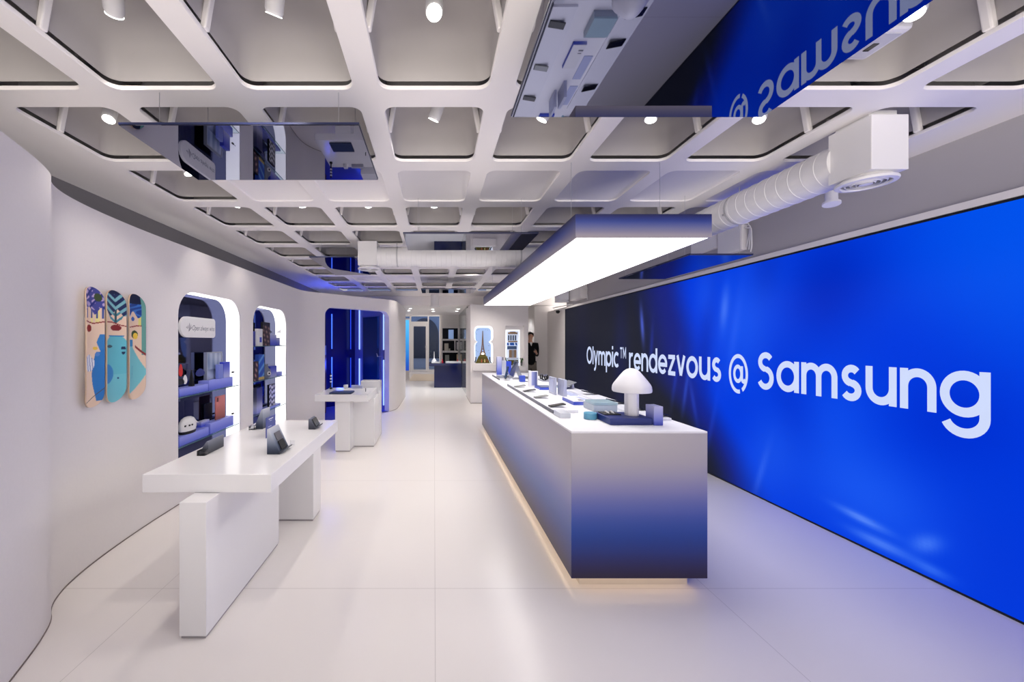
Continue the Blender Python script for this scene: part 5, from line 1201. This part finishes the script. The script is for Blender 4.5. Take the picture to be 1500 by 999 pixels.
for i, px in enumerate((741.8, 764.6)):
    t = thing('potted_plant', ['small green plant left of the miniature facade', 'small green plant right of the miniature facade'][i], 'plant', (fx(px), YF + .045, fz(535.9)))
    part('pot', MB().lathe([(.018, 0), (.026, .08), (.024, .084)], n=14), mat('pot_grey', (90, 92, 96), .5), t, True)
    fo = MB()
    for q in range(26):
        a = random.uniform(0, 6.28); r = random.uniform(.005, .035); z = random.uniform(.09, .19)
        fo.ball((r * math.cos(a), r * .8 * math.sin(a), z), .014, .012, .013, 6, 4)
    part('foliage', fo, mat('leaf_green', (46, 84, 34), .6), t)

# ------------------------------------------------------------------ rear passage: navy counter, shelves, glass door
nc = thing('navy_counter', 'glossy navy blue counter in the rear passage', 'counter', (.6, 12.7, 0))
M_NAVYG = mat('gloss_navy', (16, 26, 78), .08)
part('counter_body', MB().box(.0, .90, 12.48, 13.1, .0, .70), M_NAVYG, nc, world=True, bevel=.004); part('counter_top', MB().box(-.17, .90, 12.44, 13.2, .70, .795), M_NAVYG, nc, world=True, bevel=.004)
def bz(px, y): return (px - CX) * y / F
def zz(py, y): return EYE + (CY - py) * y / F
yq = 12.7
bl_ = thing('cone_lamp', 'white cone shaped lamp on the navy counter', 'lamp', (bz(636, yq), yq, .7955))
part('shade', MB().lathe([(.085, .05), (.08, .07), (.045, .12), (.015, .16), (.012, .35), (.008, .38)], n=20), M_OPAL, bl_, True); part('base', MB().lathe([(.05, 0), (.05, .012), (.02, .02), (.02, .052)], n=18), M_WHITEM, bl_, True)
for i, (a, b_, h, m, lab) in enumerate(((632, 644, .045, M_WHITEM, 'white book pile on the left end of the navy counter'), (653, 675, .06, M_WHITEM, 'wide stack of white leaflets on the navy counter'))):
    solo('paper_stack', MB().box(bz(a, 12.55), bz(b_, 12.55), -.07, .07, 0, h), m, lab, 'paper stack', base=(0, 12.56, .7955), bevel=.003)
for i, (px, lab) in enumerate(((648, 'red figurine at the left of the leaflet stack'), (670.3, 'red figurine behind the leaflet stack'), (678, 'red figurine at the right end of the navy counter'))):
    t = thing('red_figurine', lab, 'ornament', (bz(px, 12.85), 12.85, .7955), 0, 'red figurines on the navy counter')
    part('body', MB().lathe([(.03, 0), (.034, .03), (.022, .07), (.012, .085)], n=14), mat('fig_red', (190, 44, 58), .4), t, True); part('head', MB().ball((0, 0, .105), .022, n=12, m=8), mat('fig_red'), t, True)
sh = thing('wall_shelf', 'white shelf unit with three dark compartments behind the navy counter', 'shelf', (.73, 13.9, 0))
ys0, ys1 = 13.82, YS - .001
sx0, sx1 = bz(647, ys0), .90
frm = MB(); zs = [zz(480.5, ys0), zz(496.5, ys0), zz(499, ys0), zz(513.8, ys0), zz(516.5, ys0), zz(533, ys0), zz(536, ys0)]
frm.box(sx0, sx1, ys0, ys1, zs[0], zs[0] + .035).box(sx0, sx1, ys0, ys1, zs[2], zs[1]).box(sx0, sx1, ys0, ys1, zs[4], zs[3]).box(sx0, sx1, ys0, ys1, zs[6], zs[5]).box(sx0, sx0 + .03, ys0, ys1, 0, zs[0]).box(sx1 - .03, sx1, ys0, ys1, 0, zs[0]).box(bz(666, ys0), bz(667.2, ys0), ys0, ys1, zs[3], zs[2])
part('shelf_frame', frm, M_WALL2, sh, world=True); part('back_panel', MB().box(sx0 + .03, sx1 - .03, ys1 - .02, ys1, zs[6], zs[0]), mat('dark_back', (8, 9, 26), .5, spec=.2), sh, world=True)
def shelfbox(name, px0, px1, py0, py1, m, label, cat, g=None, y=13.86, d=.05):
    zf = {0: zs[1], 1: zs[3], 2: zs[5]}[0 if py1 < 497 else 1 if py1 < 514.5 else 2]
    return solo(name, MB().box(bz(px0, y), bz(px1, y), 0, d, 0, zz(py0, y) - zf), m, label, cat, g, base=(0, y, zf + .0005), bevel=.003)
shelfbox('lit_picture', 657, 664.5, 483, 496, mat('lit_photo', (130, 150, 190), .4, emit=(120, 146, 190), es=.7), 'pale glowing picture in the top compartment', 'picture')
shelfbox('cream_box', 651, 657, 503, 513.5, mat('cream', (206, 200, 186), .5), 'cream box at the left of the middle compartment', 'box')
shelfbox('small_cream_box', 657.5, 659.5, 510.5, 513.5, mat('cream'), 'very small cream box beside the taller cream box', 'box')
cf = thing('framed_certificate', 'dark framed white certificate in the middle compartment', 'picture', (0, 13.86, zs[3] + .0005))
zc = zz(499.8, 13.86) - zs[3] - .0005
part('frame', MB().box(bz(667.8, 13.86), bz(677.6, 13.86), .012, .04, 0, zc), mat('frame_dark', (60, 60, 70), .4), cf); part('paper', MB().box(bz(669, 13.86), bz(676.5, 13.86), .008, .0115, .035, zc - .035), M_WHITEM, cf)
ln = MB()
for k in range(5): ln.box(bz(670.5, 13.86), bz(675 - .5 * (k % 3), 13.86), .0068, .0078, .08 + k * .035, .085 + k * .035)
part('print', ln, mat('sign_ink'), cf)
shelfbox('grey_box', 652, 658, 520, 532.5, mat('sage', (150, 154, 148), .5), 'grey green box in the lowest compartment', 'box'); shelfbox('cream_book', 669, 675.5, 519, 532.5, mat('cream_book', (206, 184, 150), .5), 'cream book with brown picture in the lowest compartment', 'book')
# door wall
def dx_(px): return (px - CX) * YD / F
def dz_(py): return EYE + (CY - py) * YD / F
M_FRAME = mat('door_frame_white', (0.72, 0.71, 0.72), .4)
zdt, zdb = dz_(461), 0.0
struct('wall_door', MB().box(-4.4, dx_(580), YD, YD + .1, 0, 3.2).box(dx_(580), dx_(647), YD, YD + .1, zdt, 3.2).box(dx_(645), 1.6, YD, YD + .1, 0, 3.2), M_WALL2)
M_PANE = mat('window_glass', (0.85, 0.90, 0.95), .02, trans=1.0, ior=1.1, spec=.6)
def pane(mb_parent, px0, px1, z0, z1): return part('glass_pane', MB().box(dx_(px0), dx_(px1), YD + .035, YD + .042, z0, z1), M_PANE, mb_parent)
w1 = MB().box(dx_(600), dx_(602.3), YD, YD + .09, 0, zdt).box(dx_(626.4), dx_(628.3), YD, YD + .09, 0, zdt).box(dx_(643.7), dx_(646), YD, YD + .09, 0, zdt).box(dx_(602.3), dx_(626.4), YD, YD + .09, dz_(475), dz_(471)).box(dx_(580), dx_(645), YD, YD + .09, zdt - .08, zdt - .0).box(dx_(628.3), dx_(643.7), YD, YD + .09, 0, .12).box(dx_(580), dx_(600), YD, YD + .09, 0, .12)
win = struct('window_1', w1, M_FRAME, bevel=.006)
pane(win, 602.3, 626.4, dz_(471), zdt - .08); pane(win, 628.3, 643.7, .12, zdt - .08); pane(win, 580, 600, .12, zdt - .08)
d1 = MB().box(dx_(602.4), dx_(605.6), YD + .01, YD + .07, .02, dz_(475.2)).box(dx_(623.8), dx_(626.3), YD + .01, YD + .07, .02, dz_(475.2)).box(dx_(605.6), dx_(623.8), YD + .01, YD + .07, dz_(478), dz_(475.2)).box(dx_(605.6), dx_(623.8), YD + .01, YD + .07, .02, dz_(541.5))
dr = struct('door_1', d1, M_FRAME, bevel=.006)
pane(dr, 605.6, 623.8, dz_(541.5), dz_(478))
part('door_handle', MB().tube([(dx_(625), YD + .008, dz_(508)), (dx_(625), YD - .05, dz_(508)), (dx_(622.5), YD - .05, dz_(508))], .016, 10).box(dx_(624.4), dx_(625.6), YD + .001, YD + .009, dz_(513), dz_(506)), M_STEEL, dr, True)
struct('floor_outside', MB().box(-5, 3, YD + .1, 26, -.1, -.02), mat('pavement', (120, 126, 140), .7))
# house across the street: an arched dark gateway in a grey blue wall
hs = thing('street_house', 'blue grey house across the street seen through the glass door', 'building', (-.3, 22, 0))
yh = 22.0
arch_ = [(-1.35, .0)] + [(-.55 + .8 * math.cos(a), 1.9 + .95 * math.sin(a)) for a in [math.pi - math.pi * k / 20 for k in range(21)]] + [(.25, .0)]
part('house_wall', MB().box(-5, 3, yh, yh + .3, -.02, 5.5), mat('house_blue', (86, 104, 140), .7), hs, world=True)
part('gateway', MB().prism([(x, yh - .06, z) for x, z in arch_], (0, .05, 0)), mat('gate_dark', (36, 44, 66), .5), hs, world=True)
part('plinth', MB().box(-5, 3, yh - .10, yh - .061, -.02, .55), mat('house_pale', (132, 146, 176), .7), hs, world=True); part('sill', MB().box(-5, 3, yh - .14, yh - .061, .55, .63), mat('gate_dark'), hs, world=True)
la = bpy.data.lights.new('street_light', 'AREA'); la.energy = 90; la.size = 3; la.color = (.62, .75, 1.0)
lo = bpy.data.objects.new('street_light', la); COL.objects.link(lo); lo.location = (-.5, 20.4, 4.6); lo.rotation_euler = (math.radians(-35), 0, 0)
tag(solo('entrance_mat', MB().box(-.97, .05, 14.6, 17.7, 0, .006), noisy(mat('mat_beige', (206, 194, 178), .9), 80, .06), 'wide beige floor mat in front of the glass door', 'mat'), 'wide beige floor mat in front of the glass door', 'mat')
cyd = thing('cyan_display', 'tall glowing cyan screen at the end of the curved wall', 'screen', (-1.02, 15.2, .0))
part('screen_case', MB().box(-1.30, -.985, 15.2, 15.28, .0, 2.42), M_WALL2, cyd, world=True, bevel=.004)
part('screen_face', MB().box(-1.28, -1.0, 15.19, 15.1995, .35, 2.36), gradmat('cyan_fade', [(0, (20, 40, 160)), (.4, (30, 120, 200)), (1, (80, 180, 230))], .3), cyd, world=True)
b = MATS['cyan_fade'].node_tree.nodes['Principled BSDF']; MATS['cyan_fade'].node_tree.links.new(b.inputs['Base Color'].links[0].from_socket, b.inputs['Emission Color']); b.inputs['Emission Strength'].default_value = 1.0
# corridor by the column
struct('wall_corridor_side', MB().box(4.3, 4.4, 9.0, 13.1, 0, ZC).box(3.16, 4.4, 11.2, 11.4, 0, .001), M_WALL2)
dco = struct('door_2', MB().box(3.19, 3.42, 12.94, 12.995, 0.01, 2.33), mat('door_sage', (84, 94, 88), .6), bevel=.004)
part('door_handle', MB().tube([(3.39, 12.938, 1.02), (3.39, 12.90, 1.02), (3.34, 12.90, 1.02)], .010, 8), M_STEEL, dco, True)

# ------------------------------------------------------------------ the standing person half hidden by the display wall
def skin(name, chains, m, parent, sub=2):
    """continuous limb surface grown on a skeleton: chains of ((x, y, z), radius), joined where points coincide; the first point is the root"""
    V, E, Rr, key = [], [], [], {}
    for ch in chains:
        prev = None
        for p, r in ch:
            k = tuple(round(q, 4) for q in p)
            if k not in key: key[k] = len(V); V.append(p); Rr.append(r if isinstance(r, tuple) else (r, r))
            if prev is not None and prev != key[k] and (prev, key[k]) not in E: E.append((prev, key[k]))
            prev = key[k]
    me = bpy.data.meshes.new(name); me.from_pydata(V, E, []); me.materials.append(m)
    o = link(name, me, parent)
    mod = o.modifiers.new('skin', 'SKIN'); mod.use_smooth_shade = True
    for i, sv in enumerate(me.skin_vertices[0].data): sv.radius = Rr[i]; sv.use_root = (i == 0)
    sb = o.modifiers.new('sub', 'SUBSURF'); sb.levels = sub; sb.render_levels = sub
    return o
M_SKIN = mat('skin', (206, 158, 134), .5); M_HAIR = mat('hair_black', (20, 16, 15), .5); M_JKT = mat('jacket_black', (14, 14, 17), .75, spec=.2); M_TRS = mat('trouser_grey', (112, 106, 98), .8, spec=.2)
pr = thing('person', 'person in black jacket and grey trousers standing behind the display wall corner', 'person', (2.565, 10.22, 0), .06)
pel = ((0, 0, .95), (.13, .10))
chest = [pel, ((0, .01, 1.10), (.125, .095)), ((0, .012, 1.28), (.145, .105)), ((0, .015, 1.40), (.125, .09)), ((0, .005, 1.475), .058), ((0, -.01, 1.53), .052)]
head = [((0, -.01, 1.53), .052), ((0, -.03, 1.585), (.058, .072)), ((0, -.025, 1.65), (.072, .088)), ((0, -.015, 1.71), (.066, .078))]
def arm(sg, elbow, wrist, hand):
    sh = (sg * .175, .015, 1.415)
    return [((0, .015, 1.40), (.125, .09)), (sh, .056), ((sg * .20, .02, 1.33), .050), (elbow, .040), (tuple((a + 2 * b_) / 3 for a, b_ in zip(elbow, wrist)), .034), (wrist, .025), (hand, (.036, .022))]
EL, WL_, HL = (.195, .03, 1.13), (.105, -.20, 1.20), (.070, -.26, 1.235)      # left arm raised in front of the chest
ER, WR_, HR = (-.190, .03, 1.12), (-.190, -.03, .89), (-.190, -.05, .82)
chains = [chest, head, arm(1, EL, WL_, HL), arm(-1, ER, WR_, HR)]
for sg in (-1, 1):
    chains.append([pel, ((sg * .085, 0, .86), .085), ((sg * .095, -.005, .68), .070), ((sg * .10, 0, .50), .054), ((sg * .10, .015, .34), .052), ((sg * .10, .02, .10), .034), ((sg * .105, -.02, .05), .036), ((sg * .11, -.12, .035), .032)])
def finger(root, pts, r): chains.append([(root, (.036, .022))] + [(p, r * (1 - .12 * i)) for i, p in enumerate(pts)])
hx, hy, hz = HL
for k, (dz, ln) in enumerate(((.024, .9), (.008, 1.0), (-.008, .95), (-.023, .75))):      # four fingers closing round the item
    finger(HL, [(hx - .022, hy - .022, hz + dz), (hx - .048 * ln, hy - .030, hz + dz + .002), (hx - .060 * ln, hy - .010, hz + dz + .002), (hx - .046 * ln, hy + .006, hz + dz)], .0088)
finger(HL, [(hx + .006, hy - .006, hz + .034), (hx - .012, hy - .014, hz + .052), (hx - .032, hy - .016, hz + .056)], .0098)
rx, ry, rz = HR
for k, (dy, ln) in enumerate(((-.026, .9), (-.009, 1.0), (.009, .95), (.025, .78))):
    finger(HR, [(rx, ry + dy * .9, rz - .035), (rx + .006, ry + dy, rz - .035 - .030 * ln), (rx + .016, ry + dy, rz - .035 - .052 * ln), (rx + .026, ry + dy, rz - .035 - .068 * ln)], .0088)
finger(HR, [(rx + .006, ry - .034, rz + .004), (rx + .014, ry - .046, rz - .022), (rx + .020, ry - .046, rz - .045)], .0098)
# nose and ears grow from the head
chains.append([((0, -.025, 1.65), (.072, .088)), ((0, -.112, 1.645), .013), ((0, -.126, 1.632), .011)])
body = skin('body', chains, M_SKIN, pr)
face = MB()
for sg in (-1, 1): face.ball((sg * .030, -.102, 1.665), .011, .007, .006, 10, 6)
part('eyes', face, mat('eye_dark', (30, 24, 22), .3), pr, True)
part('mouth', MB().ball((0, -.098, 1.598), .022, .008, .005, 12, 6), mat('lip', (150, 84, 78), .5), pr, True)
er = MB()
for sg in (-1, 1): er.ball((sg * .078, -.015, 1.645), .010, .020, .030, 10, 8)
part('ears', er, M_SKIN, pr, True)
hair = MB()
for k in range(9):
    a = k / 8 * math.pi / 2
for_l = []
for k in range(10):
    a = -.25 + (math.pi / 2 + .24) * k / 9; n_ = 28; ring = []
    for i in range(n_):
        t = 2 * math.pi * i / n_; fx_ = .090 * math.cos(a) * math.cos(t); fy_ = .106 * math.cos(a) * math.sin(t)
        z = 1.675 + .092 * math.sin(a)
        if math.sin(t) < -.25 and a < .62: z = 1.675 + .092 * math.sin(.62 - .10 * math.cos(3 * t)); fx_ = .090 * math.cos(.62) * math.cos(t); fy_ = .106 * math.cos(.62) * math.sin(t)
        ring.append((fx_, fy_ - .015, z))
    for_l.append(ring)
hair.loft(for_l, False, True); part('hair', hair, M_HAIR, pr, True)
g = .022
jk = [[((0, 0, .84), (.172, .135)), ((0, 0, .95), (.165, .125)), ((0, .01, 1.10), (.155, .118)), ((0, .012, 1.28), (.170, .128)), ((0, .015, 1.40), (.145, .108)), ((0, .01, 1.475), (.075, .072))]]
for sg, el, wr in ((1, EL, WL_), (-1, ER, WR_)):
    jk.append([((0, .015, 1.40), (.145, .108)), ((sg * .18, .015, 1.42), .070), ((sg * .190, .02, 1.32), .064), (el, .054), (tuple((a + 4 * b_) / 5 for a, b_ in zip(el, wr)), .043)])
skin('jacket', jk, M_JKT, pr)
part('jacket_tail', MB().loft([[(.165 * math.cos(t) * w, .135 * math.sin(t) * w, z) for t in [math.pi * (-.12 + 1.24 * i / 16) for i in range(17)]] for z, w in ((.98, 1.02), (.80, 1.05), (.66, 1.06))], False, False, False), M_JKT, pr, True)
part('shirt_collar', MB().prism([(-.035, -.085, 1.475), (0, -.118, 1.385), (.035, -.085, 1.475), (0, -.075, 1.49)], (0, .02, 0)), M_WHITEM, pr)
tr_ = []
for sg in (-1, 1): tr_.append([((0, 0, 1.04), (.140, .108)), ((0, 0, .94), (.150, .115)), ((sg * .085, 0, .84), .104), ((sg * .096, -.003, .66), .088), ((sg * .10, 0, .48), .074), ((sg * .10, .012, .28), .070), ((sg * .10, .015, .085), .064)])
skin('trousers', tr_, M_TRS, pr)
for sg in (-1, 1):
    part('shoe', MB().loft([[(sg * .106 + w * math.cos(t), -.055 + l * math.sin(t) + .0, z) for t in [2 * math.pi * i / 20 for i in range(20)]] for z, w, l in ((0, .046, .135), (.02, .048, .138), (.05, .043, .115), (.085, .038, .07))]), M_BLACK, pr, True)
hp = Vector((2.565, 10.22, 0)) + Matrix.Rotation(.06, 3, 'Z') @ Vector((hx - .036, hy - .010, hz - .05))
hd2 = thing('handheld_bottle', 'small dark item held upright in the standing person\'s hand', 'handheld item', hp)
part('body', MB().lathe([(.015, 0), (.018, .006), (.018, .095), (.010, .115), (.010, .125)], n=16), mat('item_dark', (34, 46, 60), .35), hd2, True); part('cap', MB().lathe([(.011, .125), (.011, .142), (.008, .146)], n=14), M_DARK, hd2, True)
